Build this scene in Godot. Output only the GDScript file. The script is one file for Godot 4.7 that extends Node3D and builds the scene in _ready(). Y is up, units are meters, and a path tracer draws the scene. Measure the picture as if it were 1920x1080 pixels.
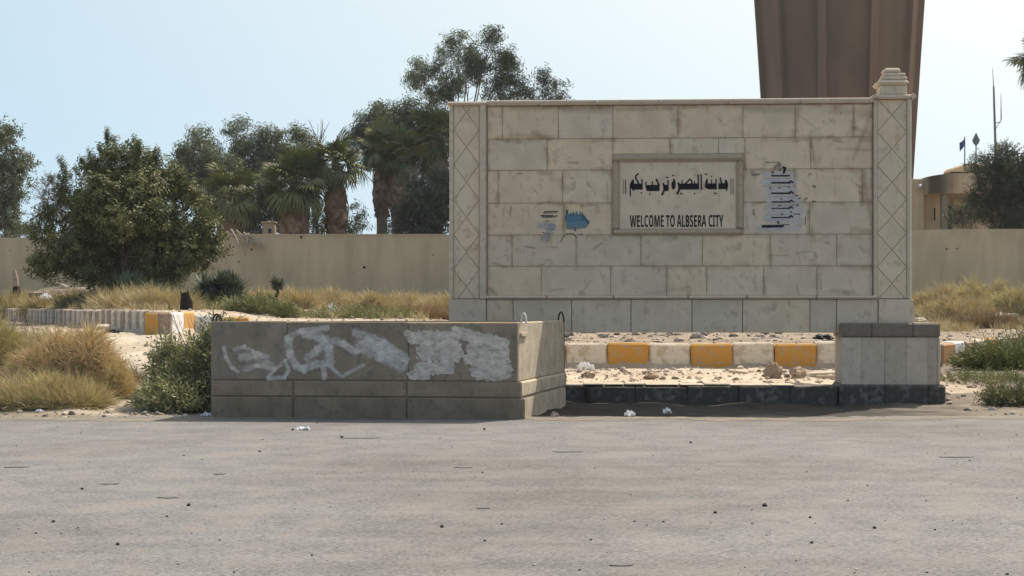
extends Node3D
# A welcome sign wall of stone slabs on two pedestals beside a dusty road, with kerbs, scrub, a perimeter wall, trees and a tower behind it.
# The camera stands at the origin 1.25 m above the road and looks along -z; all sizes are metres.

var rng := RandomNumberGenerator.new()
var bump := FastNoiseLite.new()
var gapn := FastNoiseLite.new()
var taken := {}
var boxes := {}
var M := {}

func _ready():
	rng.seed = 7
	# ---------- camera, sky, sun, exposure
	var cam := Camera3D.new()
	cam.name = "camera"
	cam.projection = Camera3D.PROJECTION_FRUSTUM
	cam.near = 0.1
	cam.far = 4000.0
	cam.size = 0.1 * 1080.0 / 2900.0
	cam.frustum_offset = Vector2(0.0, 0.1 * 35.0 / 2900.0)
	cam.position = Vector3(0, 1.25, 0)
	add_child(cam)
	cam.current = true
	var sky := ProceduralSkyMaterial.new()
	sky.sky_top_color = Color(0.125, 0.19, 0.30).linear_to_srgb()
	sky.sky_horizon_color = Color(0.405, 0.605, 0.745).linear_to_srgb()
	sky.sky_curve = 0.42
	sky.ground_horizon_color = Color(0.35, 0.32, 0.29).linear_to_srgb()
	sky.ground_bottom_color = Color(0.25, 0.23, 0.2).linear_to_srgb()
	sky.sun_angle_max = 90.0
	sky.sun_curve = 0.63
	var env := Environment.new()
	env.background_mode = Environment.BG_SKY
	env.sky = Sky.new()
	env.sky.sky_material = sky
	env.tonemap_mode = Environment.TONE_MAPPER_LINEAR
	env.tonemap_exposure = 1.3
	env.fog_enabled = true
	env.fog_density = 0.0003
	env.fog_light_color = Color(0.93, 0.96, 1.0)
	env.sdfgi_enabled = true
	env.ssao_enabled = true
	env.ssil_enabled = true
	var we := WorldEnvironment.new()
	we.name = "world_environment"
	we.environment = env
	add_child(we)
	var sun := DirectionalLight3D.new()
	sun.name = "sun"
	sun.light_energy = 1.6
	sun.light_color = Color(1.0, 0.95, 0.87)
	sun.light_angular_distance = 0.5
	sun.shadow_enabled = true
	sun.basis = Basis.looking_at(Vector3(-1.9, -3.93, 2.45).normalized(), Vector3.UP)
	add_child(sun)

	bump.seed = 3
	bump.frequency = 1.0
	bump.fractal_octaves = 4
	gapn.seed = 11
	gapn.frequency = 1.0
	gapn.fractal_octaves = 2
	make_materials()
	build_ground()
	build_road()
	build_back_wall()
	build_tower()
	build_office()
	build_sign()
	build_pedestals()
	build_barrier()
	build_kerbs()
	build_trees()
	build_palms()
	build_scrub()
	build_small_things()

# ======================================================= helpers
class MB:
	var v := PackedVector3Array()
	var n := PackedVector3Array()
	var c := PackedColorArray()
	var idx := PackedInt32Array()
	func tri(a: Vector3, b: Vector3, d: Vector3, out: Vector3, col := Color.WHITE):
		var g := (b - a).cross(d - a)
		if g.length_squared() < 1e-16: return
		var m := g.normalized()
		if m.dot(out) > 0.0:
			var t := b
			b = d
			d = t
		else:
			m = -m
		var i := v.size()
		v.append_array([a, b, d])
		n.append_array([m, m, m])
		c.append_array([col, col, col])
		idx.append_array([i, i + 1, i + 2])
	func quad(a: Vector3, b: Vector3, d: Vector3, e: Vector3, out: Vector3, col := Color.WHITE):
		tri(a, b, d, out, col)
		tri(a, d, e, out, col)
	func box(lo: Vector3, hi: Vector3, t := Transform3D.IDENTITY, col := Color.WHITE):
		var p := []
		for i in 8:
			p.append(t * Vector3(hi.x if i & 1 else lo.x, hi.y if i & 2 else lo.y, hi.z if i & 4 else lo.z))
		var b := t.basis
		quad(p[0], p[2], p[6], p[4], -b.x, col)
		quad(p[1], p[3], p[7], p[5], b.x, col)
		quad(p[0], p[1], p[5], p[4], -b.y, col)
		quad(p[2], p[3], p[7], p[6], b.y, col)
		quad(p[0], p[1], p[3], p[2], -b.z, col)
		quad(p[4], p[5], p[7], p[6], b.z, col)
	func ring_strip(rings: Array, col := Color.WHITE, closed := true):
		# smooth skin through rings of equal size: [centre, points]
		var start := v.size()
		var m: int = rings[0][1].size()
		for k in rings.size():
			var r = rings[k]
			for j in m:
				v.append(r[1][j])
				var o: Vector3 = r[1][j] - r[0]
				n.append(o.normalized() if o.length() > 1e-6 else Vector3.UP)
				c.append(col)
		for k in rings.size() - 1:
			for j in (m if closed else m - 1):
				var a := start + k * m + j
				var b := start + k * m + (j + 1) % m
				var d := a + m
				var e := b + m
				var g := (v[b] - v[a]).cross(v[d] - v[a])
				if g.dot(n[a] + n[b]) > 0.0:
					idx.append_array([a, d, b, b, d, e])
				else:
					idx.append_array([a, b, d, b, e, d])
	func tube(pts: Array, radii: Array, sides := 6, col := Color.WHITE, caps := true):
		var rings := []
		for k in pts.size():
			var f: Vector3 = (pts[mini(k + 1, pts.size() - 1)] - pts[maxi(k - 1, 0)]).normalized()
			var s := f.cross(Vector3(0.31, 0.2, 0.93)).normalized()
			var u := s.cross(f)
			var ps := []
			for j in sides:
				var a := TAU * j / sides
				ps.append(pts[k] + (s * cos(a) + u * sin(a)) * radii[k])
			rings.append([pts[k], ps])
		ring_strip(rings, col)
		if caps:
			for end in [0, pts.size() - 1]:
				var out: Vector3 = (pts[0] - pts[1]) if end == 0 else (pts[-1] - pts[-2])
				for j in sides:
					tri(pts[end], rings[end][1][j], rings[end][1][(j + 1) % sides], out, col)
	func prism(poly: PackedVector2Array, z0: float, z1: float, t := Transform3D.IDENTITY, col := Color.WHITE):
		var tr := Geometry2D.triangulate_polygon(poly)
		for k in range(0, tr.size(), 3):
			var a := poly[tr[k]]
			var b := poly[tr[k + 1]]
			var d := poly[tr[k + 2]]
			tri(t * Vector3(a.x, a.y, z1), t * Vector3(b.x, b.y, z1), t * Vector3(d.x, d.y, z1), t.basis.z, col)
			tri(t * Vector3(a.x, a.y, z0), t * Vector3(b.x, b.y, z0), t * Vector3(d.x, d.y, z0), -t.basis.z, col)
		var s := -1.0 if Geometry2D.is_polygon_clockwise(poly) else 1.0
		for k in poly.size():
			var a := poly[k]
			var b := poly[(k + 1) % poly.size()]
			var o := Vector3(b.y - a.y, a.x - b.x, 0) * s
			quad(t * Vector3(a.x, a.y, z0), t * Vector3(b.x, b.y, z0), t * Vector3(b.x, b.y, z1), t * Vector3(a.x, a.y, z1), t.basis * o, col)
	func done() -> ArrayMesh:
		var a := []
		a.resize(Mesh.ARRAY_MAX)
		a[Mesh.ARRAY_VERTEX] = v
		a[Mesh.ARRAY_NORMAL] = n
		a[Mesh.ARRAY_COLOR] = c
		a[Mesh.ARRAY_INDEX] = idx
		var m := ArrayMesh.new()
		m.add_surface_from_arrays(Mesh.PRIMITIVE_TRIANGLES, a)
		return m

func numbered(called: String) -> String:
	if not taken.has(called):
		taken[called] = 0
		return called
	taken[called] += 1
	return "%s_%03d" % [called, taken[called]]

func part_name(parent: Node, called: String) -> String:
	var key := str(parent.get_instance_id()) + called
	if not taken.has(key):
		taken[key] = 0
		return called
	taken[key] += 1
	return "%s_%03d" % [called, taken[key]]

func tag(o: Node, label: String, category: String, group := "", kind := ""):
	if label: o.set_meta("label", label)
	if category: o.set_meta("category", category)
	if group: o.set_meta("group", group)
	if kind: o.set_meta("kind", kind)

func thing(called: String, label: String, category: String, at := Vector3.ZERO, group := "") -> Node3D:
	var o := Node3D.new()
	o.name = numbered(called)
	add_child(o, true)
	o.position = at
	tag(o, label, category, group)
	return o

func obj(called: String, mesh: Mesh, mat: Material, parent: Node3D = self, at := Vector3.ZERO) -> MeshInstance3D:
	# a named mesh; «at» is in the scene's axes, and parents that take it so are not turned
	var o := MeshInstance3D.new()
	o.name = numbered(called) if parent == self else part_name(parent, called)
	o.mesh = mesh
	o.material_override = mat
	parent.add_child(o, true)
	o.position = at
	return o

func scatter(called: String, mesh: Mesh, mat: Material, forms: Array, cols: Array, parent: Node3D = self, kind := "") -> MultiMeshInstance3D:
	var mm := MultiMesh.new()
	mm.transform_format = MultiMesh.TRANSFORM_3D
	mm.use_colors = cols.size() > 0
	mm.mesh = mesh
	mm.instance_count = forms.size()
	for i in forms.size():
		mm.set_instance_transform(i, forms[i])
		if cols.size(): mm.set_instance_color(i, cols[i])
	var o := MultiMeshInstance3D.new()
	o.name = numbered(called) if parent == self else part_name(parent, called)
	o.multimesh = mm
	o.material_override = mat
	parent.add_child(o, true)
	if kind: o.set_meta("kind", kind)
	return o

func rf(a: float, b: float) -> float:
	return rng.randf_range(a, b)

func unit() -> Vector3:
	var z := rf(-1, 1)
	var a := rf(0, TAU)
	var s := sqrt(1.0 - z * z)
	return Vector3(s * cos(a), z, s * sin(a))

func bev(size: Vector3, b := 0.008) -> ArrayMesh:
	# a box with chamfered edges, centred; meshes of one size are shared
	var key := "%.3f %.3f %.3f %.3f" % [size.x, size.y, size.z, b]
	if boxes.has(key): return boxes[key]
	var m := MB.new()
	var h := size / 2.0
	b = minf(b, minf(h.x, minf(h.y, h.z)) * 0.9)
	var q := func(sx, sy, sz, ax):
		var p := Vector3(sx * h.x, sy * h.y, sz * h.z)
		for k in 3:
			if k != ax: p[k] -= signf(p[k]) * b
		return p
	for ax in 3:
		var o1 := (ax + 1) % 3
		var o2 := (ax + 2) % 3
		for s in [-1, 1]:
			var c := []
			for st in [[-1, -1], [1, -1], [1, 1], [-1, 1]]:
				var sg := [0, 0, 0]
				sg[ax] = s
				sg[o1] = st[0]
				sg[o2] = st[1]
				c.append(q.call(sg[0], sg[1], sg[2], ax))
			var out := Vector3.ZERO
			out[ax] = s
			m.quad(c[0], c[1], c[2], c[3], out)
			# edge between axis ax and o1
			for s1 in [-1, 1]:
				var e := []
				for s2 in [-1, 1]:
					var sg := [0, 0, 0]
					sg[ax] = s
					sg[o1] = s1
					sg[o2] = s2
					e.append(q.call(sg[0], sg[1], sg[2], ax))
					e.append(q.call(sg[0], sg[1], sg[2], o1))
				var oe := Vector3.ZERO
				oe[ax] = s
				oe[o1] = s1
				m.quad(e[0], e[1], e[3], e[2], oe)
	for sx in [-1, 1]:
		for sy in [-1, 1]:
			for sz in [-1, 1]:
				m.tri(q.call(sx, sy, sz, 0), q.call(sx, sy, sz, 1), q.call(sx, sy, sz, 2), Vector3(sx, sy, sz))
	boxes[key] = m.done()
	return boxes[key]

func slab(parent: Node3D, called: String, p0: Vector2, p1: Vector2, y0: float, y1: float, thick: float, proud: float, mat: Material, b := 0.012) -> MeshInstance3D:
	# an upright slab over the plan line p0 to p1 (x, z), its face «proud» of that line
	var d := p1 - p0
	var mid := (p0 + p1) / 2.0
	var nrm := Vector2(-d.y, d.x).normalized()
	var c := mid + nrm * (proud - thick / 2.0)
	var o := obj(called, bev(Vector3(d.length(), y1 - y0, thick), b), mat, parent, Vector3(c.x, (y0 + y1) / 2.0, c.y) - parent.position)
	o.rotation.y = -atan2(d.y, d.x)
	return o

func smooth(a: float, b: float, x: float) -> float:
	return smoothstep(a, b, x)

# ======================================================= materials
func noise_map(w: int, h: int, freq: float, oct: int, seed_: int, type := FastNoiseLite.TYPE_SIMPLEX_SMOOTH) -> PackedByteArray:
	var n := FastNoiseLite.new()
	n.seed = seed_
	n.frequency = freq
	n.fractal_octaves = oct
	n.noise_type = type
	var im := n.get_seamless_image(w, h)
	im.convert(Image.FORMAT_L8)
	return im.get_data()

func stretched(w: int, h: int, sx: int, sy: int, freq: float, oct: int, seed_: int) -> PackedByteArray:
	var im := Image.create_from_data(w / sx, h / sy, false, Image.FORMAT_L8, noise_map(w / sx, h / sy, freq, oct, seed_))
	im.resize(w, h, Image.INTERPOLATE_CUBIC)
	return im.get_data()

func picture(w: int, h: int, f: Callable) -> ImageTexture:
	# f(i) gives the linear colour of pixel i
	var b := PackedByteArray()
	b.resize(w * h * 3)
	for i in w * h:
		var c: Color = f.call(i)
		c = c.linear_to_srgb()
		b[i * 3] = int(clampf(c.r, 0, 1) * 255.0)
		b[i * 3 + 1] = int(clampf(c.g, 0, 1) * 255.0)
		b[i * 3 + 2] = int(clampf(c.b, 0, 1) * 255.0)
	return ImageTexture.create_from_image(Image.create_from_data(w, h, false, Image.FORMAT_RGB8, b))

func speckle(n: int) -> PackedByteArray:
	# random aggregate grain at three sizes
	var r := RandomNumberGenerator.new()
	r.seed = 99
	var sum := PackedFloat32Array()
	sum.resize(n * n)
	for layer in [[1, 0.22], [2, 0.40], [5, 0.38]]:
		var k: int = n / layer[0]
		var b := PackedByteArray()
		b.resize(k * k)
		for i in k * k: b[i] = r.randi() % 256
		var im := Image.create_from_data(k, k, false, Image.FORMAT_L8, b)
		im.resize(n, n, Image.INTERPOLATE_CUBIC)
		var d := im.get_data()
		var w: float = layer[1]
		for i in n * n: sum[i] += d[i] * w
	var out := PackedByteArray()
	out.resize(n * n)
	for i in n * n: out[i] = int(clampf(sum[i], 0, 255))
	return out

func grey(w: int, h: int, bytes: PackedByteArray) -> ImageTexture:
	return ImageTexture.create_from_image(Image.create_from_data(w, h, false, Image.FORMAT_L8, bytes))

func mat(called: String, tint: Color, tex: Texture2D = null, metres := 1.0, rough := 0.9, height: Texture2D = null, relief := 0.0, offset := Vector3.ZERO) -> StandardMaterial3D:
	# tint is linear
	var m := StandardMaterial3D.new()
	m.resource_name = called
	m.albedo_color = tint.linear_to_srgb()
	m.roughness = rough
	m.metallic_specular = 0.3
	if tex:
		m.albedo_texture = tex
		m.uv1_triplanar = true
		m.uv1_world_triplanar = true
		m.uv1_triplanar_sharpness = 6.0
		m.uv1_scale = Vector3.ONE / metres
		m.uv1_offset = offset
	if height:
		m.heightmap_enabled = true
		m.heightmap_texture = height
		m.heightmap_scale = relief
	return m

func leaf_mat(called: String, back: Color) -> StandardMaterial3D:
	var m := StandardMaterial3D.new()
	m.resource_name = called
	m.albedo_color = Color.WHITE
	m.vertex_color_use_as_albedo = true
	m.roughness = 0.6
	m.metallic_specular = 0.35
	m.backlight_enabled = true
	m.backlight = back
	return m

func make_materials():
	var S := 512
	# stone facing: creamy with brown stains, grey grime and fine pits
	var big := noise_map(S, S, 0.006, 4, 21)
	var mid := noise_map(S, S, 0.02, 4, 22)
	var fine := noise_map(S, S, 0.12, 3, 23)
	var drip := stretched(S, S, 1, 8, 0.03, 3, 24)
	var stone := picture(S, S, func(i):
		var a := big[i] / 255.0
		var b := mid[i] / 255.0
		var f := fine[i] / 255.0
		var c := Color(0.70, 0.58, 0.46) * (0.86 + 0.22 * a + 0.08 * (f - 0.5))
		var stain := smoothstep(0.56, 0.80, b * 0.6 + drip[i] / 255.0 * 0.4)
		c = c.lerp(Color(0.46, 0.33, 0.21), stain * 0.5)
		var grime := smoothstep(0.60, 0.80, a * 0.5 + f * 0.2 + b * 0.3)
		c = c.lerp(Color(0.36, 0.31, 0.26), grime * 0.45)
		if f > 0.83: c = c * 0.78
		return c)
	var stone_h := grey(S, S, fine)
	for k in 7:
		var t := [Color(1, 1, 1), Color(0.98, 0.985, 1.0), Color(1.02, 0.99, 0.94), Color(0.94, 0.94, 0.95), Color(1.02, 1.0, 0.97), Color(1.0, 0.97, 0.93), Color(0.92, 0.935, 0.96)][k] as Color
		M["stone%d" % k] = mat("stone", t * Color(0.96, 0.925, 0.87), stone, 1.7, 0.85, stone_h, 0.25, Vector3(k * 0.37, k * 0.23, k * 0.11))
	M.joint = mat("joint", Color(0.46, 0.37, 0.28))
	M.frame = mat("panel_frame", Color(0.62, 0.58, 0.54), stone, 0.9, 0.8, stone_h, 0.2, Vector3(0.1, 0.5, 0))
	M.trim = mat("stone_trim", Color(0.86, 0.85, 0.84), stone, 0.9, 0.8, stone_h, 0.2, Vector3(0.3, 0.7, 0))
	var soot := picture(S, S, func(i):
		var p := smoothstep(0.42, 0.72, mid[i] / 255.0 * 0.55 + big[i] / 255.0 * 0.25 + drip[i] / 255.0 * 0.2)
		return Color(0.075, 0.066, 0.058).lerp(Color(0.18, 0.16, 0.14), p) * (0.8 + 0.4 * fine[i] / 255.0))
	M.soot_stone = mat("soot_stone", Color(1, 1, 1), soot, 1.3, 0.75, stone_h, 0.4, Vector3(0.6, 0.1, 0))
	M.cap_stone = mat("dark_cap", Color(0.29, 0.285, 0.28), stone, 0.8, 0.6, stone_h, 0.3, Vector3(0.2, 0.4, 0))
	for k in 4:
		M["pedestal%d" % k] = mat("pedestal_stone", Color(0.76, 0.76, 0.76) * [1.0, 0.85, 0.92, 1.12][k], stone, 1.1, 0.85, stone_h, 0.3, Vector3(k * 0.41, k * 0.17, 0.2))
	# concrete of the roadside block
	var conc := picture(S, S, func(i):
		var a := big[i] / 255.0
		var d := drip[i] / 255.0
		var f := fine[i] / 255.0
		var c := Color(0.285, 0.235, 0.18) * (0.72 + 0.36 * a + 0.14 * (d - 0.5) + 0.10 * (f - 0.5))
		c = c.lerp(Color(0.12, 0.11, 0.10), smoothstep(0.55, 0.8, mid[i] / 255.0) * 0.45)
		if f > 0.85: c = c * 0.7
		return c)
	for k in 3:
		M["concrete%d" % k] = mat("concrete", [Color(1, 1, 1), Color(0.92, 0.9, 0.88), Color(1.05, 1.0, 0.96)][k], conc, 1.9, 0.9, stone_h, 0.5, Vector3(k * 0.3, k * 0.4, 0))
	M.concrete_low0 = mat("grimy_concrete", Color(1.0, 0.94, 0.87), conc, 1.5, 0.9, stone_h, 0.6, Vector3(0.2, 0.5, 0))
	M.concrete_low1 = mat("grimy_concrete_low", Color(0.92, 0.87, 0.82), conc, 1.3, 0.9, stone_h, 0.6, Vector3(0.7, 0.1, 0))
	M.concrete_end = mat("end_concrete", Color(1.75, 1.8, 1.82), conc, 1.4, 0.9, stone_h, 0.5, Vector3(0.7, 0.1, 0))  # paler copy of the concrete; the end face's sunlit brightness is put into the tint
	# plaster wall
	var plas := picture(S, S, func(i):
		var a := big[i] / 255.0
		var d := drip[i] / 255.0
		var f := fine[i] / 255.0
		return Color(0.50, 0.40, 0.27) * (0.82 + 0.20 * a + 0.22 * (d - 0.5) + 0.05 * (f - 0.5)))
	M.plaster = mat("plaster", Color(1.0, 1.0, 1.0), plas, 9.0, 0.95, stone_h, 0.5)
	M.plaster_light = mat("light_plaster", Color(1.1, 1.04, 0.97), plas, 5.0, 0.95)
	M.plaster_grey = mat("grey_plaster", Color(0.55, 0.56, 0.6), plas, 5.0, 0.95)
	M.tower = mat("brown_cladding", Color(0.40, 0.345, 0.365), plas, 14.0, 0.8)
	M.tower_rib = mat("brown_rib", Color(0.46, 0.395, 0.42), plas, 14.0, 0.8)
	# sand and soil
	var sand := picture(S, S, func(i):
		var a := big[i] / 255.0
		var b := mid[i] / 255.0
		var f := fine[i] / 255.0
		var c := Color(0.455, 0.40, 0.335) * (0.74 + 0.32 * a + 0.20 * (b - 0.5) + 0.35 * (f - 0.5))
		if f > 0.80: c = c * 0.62
		if f < 0.16: c = c * 1.25
		return c)
	var g := mat("sand", Color.WHITE, sand, 2.3, 1.0, grey(S, S, mid), 2.0)
	g.vertex_color_use_as_albedo = true
	g.uv1_triplanar_sharpness = 1.0
	M.sand = g
	# road: dusty asphalt, aggregate grain and long faint tyre streaks
	var grain := speckle(1024)
	var dots := noise_map(1024, 1024, 0.22, 1, 32, FastNoiseLite.TYPE_CELLULAR)
	var patch := noise_map(1024, 1024, 0.005, 5, 33)
	var road := picture(1024, 1024, func(i):
		var f := grain[i] / 255.0
		var p := patch[i] / 255.0
		var c := Color(0.176, 0.175, 0.181) * (0.80 + 0.30 * p + 1.05 * (f - 0.5))
		c = c.lerp(Color(0.196, 0.180, 0.172), smoothstep(0.50, 0.72, p) * 0.5)
		var d := dots[i] / 255.0
		if d < 0.16 and f < 0.46: c = c * 0.5
		return c)
	var streak := stretched(1024, 1024, 16, 1, 0.045, 4, 35)
	var wide := noise_map(1024, 1024, 0.006, 4, 36)
	var dirt := picture(1024, 1024, func(i):
		var s := streak[i] / 255.0
		var w := wide[i] / 255.0
		var k := 0.78 + 0.36 * w + 0.30 * (s - 0.5)
		k *= 1.0 - 0.16 * smoothstep(0.68, 0.85, s)
		return Color(k, k * (0.97 + 0.04 * w), k * (0.93 + 0.10 * w)))
	var r := mat("asphalt", Color.WHITE, road, 3.3, 0.9)
	r.detail_enabled = true
	r.detail_blend_mode = BaseMaterial3D.BLEND_MODE_MUL
	r.detail_albedo = dirt
	r.detail_uv_layer = BaseMaterial3D.DETAIL_UV_2
	r.uv2_triplanar = true
	r.uv2_world_triplanar = true
	r.uv2_scale = Vector3.ONE / 31.0
	M.road = r
	M.verge = mat("dusty_verge", Color(0.47, 0.47, 0.475), sand, 1.3, 1.0)
	# painted kerbs
	M.kerb_top = mat("kerb_concrete", Color(0.95, 0.95, 0.95), sand, 0.9, 0.95)
	var worn := func(a: Color, b: Color, cut: float, s: int) -> ImageTexture:
		var n1 := noise_map(256, 256, 0.02, 5, s)
		var n2 := noise_map(256, 256, 0.09, 3, s + 1)
		return picture(256, 256, func(i):
			var p := smoothstep(cut, cut + 0.10, n1[i] / 255.0 * 0.75 + n2[i] / 255.0 * 0.25)
			return a.lerp(b, p) * (0.9 + 0.2 * n2[i] / 255.0))
	M.kerb_yellow = mat("yellow_paint", Color.WHITE, worn.call(Color(0.52, 0.265, 0.06), Color(0.42, 0.30, 0.17), 0.56, 41), 0.8, 0.7)
	M.kerb_white = mat("white_paint", Color.WHITE, worn.call(Color(0.63, 0.57, 0.47), Color(0.48, 0.40, 0.30), 0.52, 43), 1.3, 0.8)
	M.kerb_pale = mat("pale_paint", Color.WHITE, worn.call(Color(0.58, 0.51, 0.43), Color(0.42, 0.34, 0.26), 0.5, 45), 0.7, 0.85)
	M.kerb_brown = mat("worn_brown_paint", Color.WHITE, worn.call(Color(0.27, 0.195, 0.145), Color(0.33, 0.26, 0.2), 0.5, 47), 0.7, 0.85)
	M.kerb_rust = mat("rusty_paint", Color.WHITE, worn.call(Color(0.42, 0.21, 0.09), Color(0.34, 0.25, 0.16), 0.5, 51), 0.7, 0.85)
	M.kerb_blue = mat("blue_white_paint", Color.WHITE, worn.call(Color(0.64, 0.66, 0.72), Color(0.5, 0.46, 0.4), 0.52, 49), 0.7, 0.8)
	# plants
	M.leaf = leaf_mat("leaf", Color(0.55, 0.6, 0.35))
	M.dry = leaf_mat("dry_grass", Color(0.6, 0.55, 0.4))
	M.frond = leaf_mat("palm_leaf", Color(0.35, 0.4, 0.2))
	var bark := picture(256, 256, func(i): return Color(0.20, 0.155, 0.12) * (0.6 + 0.8 * mid[(i / 256) * 512 + i % 256] / 255.0))
	M.bark = mat("bark", Color.WHITE, bark, 0.6, 0.95)
	M.pale_bark = mat("pale_bark", Color(1.7, 1.75, 1.8), bark, 0.6, 0.95)
	M.char = mat("charred_wood", Color(0.12, 0.12, 0.13), bark, 0.5, 0.9)
	# odds and ends
	M.black = mat("black_paint", Color(0.012, 0.012, 0.014), null, 1.0, 0.6)
	M.steel = mat("rusty_steel", Color(0.05, 0.04, 0.035), null, 1.0, 0.7)
	M.steel_pale = mat("pale_steel", Color(0.55, 0.52, 0.48), null, 1.0, 0.7)  # paler tone of the steel, used for one lifting loop
	M.mast = mat("grey_metal", Color(0.16, 0.17, 0.19), null, 1.0, 0.5)
	M.plastic_white = mat("white_plastic", Color(0.78, 0.78, 0.78), null, 1.0, 0.5)
	M.plastic_blue = mat("blue_plastic", Color(0.45, 0.55, 0.72), null, 1.0, 0.5)
	M.plastic_black = mat("black_plastic", Color(0.015, 0.015, 0.017), null, 1.0, 0.45)
	M.rock = mat("rock", Color(0.62, 0.60, 0.58), sand, 0.5, 1.0, stone_h, 0.6)
	M.rubble_white = mat("pale_rubble", Color(1.15, 1.15, 1.12), sand, 0.6, 1.0, stone_h, 0.6)
	M.rubble = mat("rubble", Color(0.80, 0.76, 0.72), sand, 0.5, 1.0)
	M.earth = mat("earth", Color(0.55, 0.53, 0.52), sand, 1.4, 1.0, grey(S, S, mid), 3.0)
	M.tar = mat("tar_mark", Color(0.125, 0.122, 0.12), null, 1.0, 0.9)
	M.hole = mat("dark_hole", Color(0.02, 0.018, 0.016))
	M.dark = mat("dark_interior", Color(0.03, 0.03, 0.03))
	M.pebble = mat("pebble", Color.WHITE, null, 1.0, 0.9)
	M.pebble.vertex_color_use_as_albedo = true
	M.flag = mat("blue_cloth", Color(0.09, 0.12, 0.26), null, 1.0, 0.8)

# ======================================================= ground
func front(x: float) -> float:
	# distance at which the raised beds begin (the line of the kerbs)
	var p := [[-6.42, 28.0], [-6.2, 30.2], [-5.2, 30.6], [-4.6, 28.0], [-4.0, 25.8], [7.18, 25.8], [9.46, 29.5], [40.0, 60.0]]
	if x <= -6.42: return 28.0 + (-6.42 - x) * 2.35
	for k in p.size() - 1:
		if x <= p[k + 1][0]:
			return lerpf(p[k][1], p[k + 1][1], (x - p[k][0]) / (p[k + 1][0] - p[k][0]))
	return 60.0

func low(x: float, d: float) -> float:
	var left := 0.74 * clampf((d - 17.5) / 10.3, 0, 1)
	var middle := 0.22 * smooth(19.8, 20.4, d)
	var right := 0.22 * smooth(17.6, 24.5, d)
	return lerpf(lerpf(left, middle, smooth(-5.4, -3.2, x)), right, smooth(5.2, 5.9, x))

func high(x: float, d: float) -> float:
	return lerpf(lerpf(1.15, 0.95, smooth(-7.0, -4.5, x)), 0.62 + 0.09 * clampf((d - 26.0) / 22.0, 0, 1), smooth(-2.5, 0.5, x))

func gh(x: float, d: float) -> float:
	var l := low(x, d)
	if d > 24.0:
		var s := (front(x + 0.1) - front(x - 0.1)) / 0.2
		l = lerpf(l, high(x, d), smooth(-0.02, 0.18, (d - front(x)) / sqrt(1.0 + s * s)))
	var rough := smooth(17.1, 18.6, d) * (1.0 - smooth(70, 120, d))
	return l + rough * (0.05 * bump.get_noise_2d(x * 0.9, d * 0.9) + 0.02 * bump.get_noise_2d(x * 4.0 + 50.0, d * 4.0))

func on(x: float, d: float, up := 0.0) -> Vector3:
	return Vector3(x, gh(x, d) + up, -d)

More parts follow.
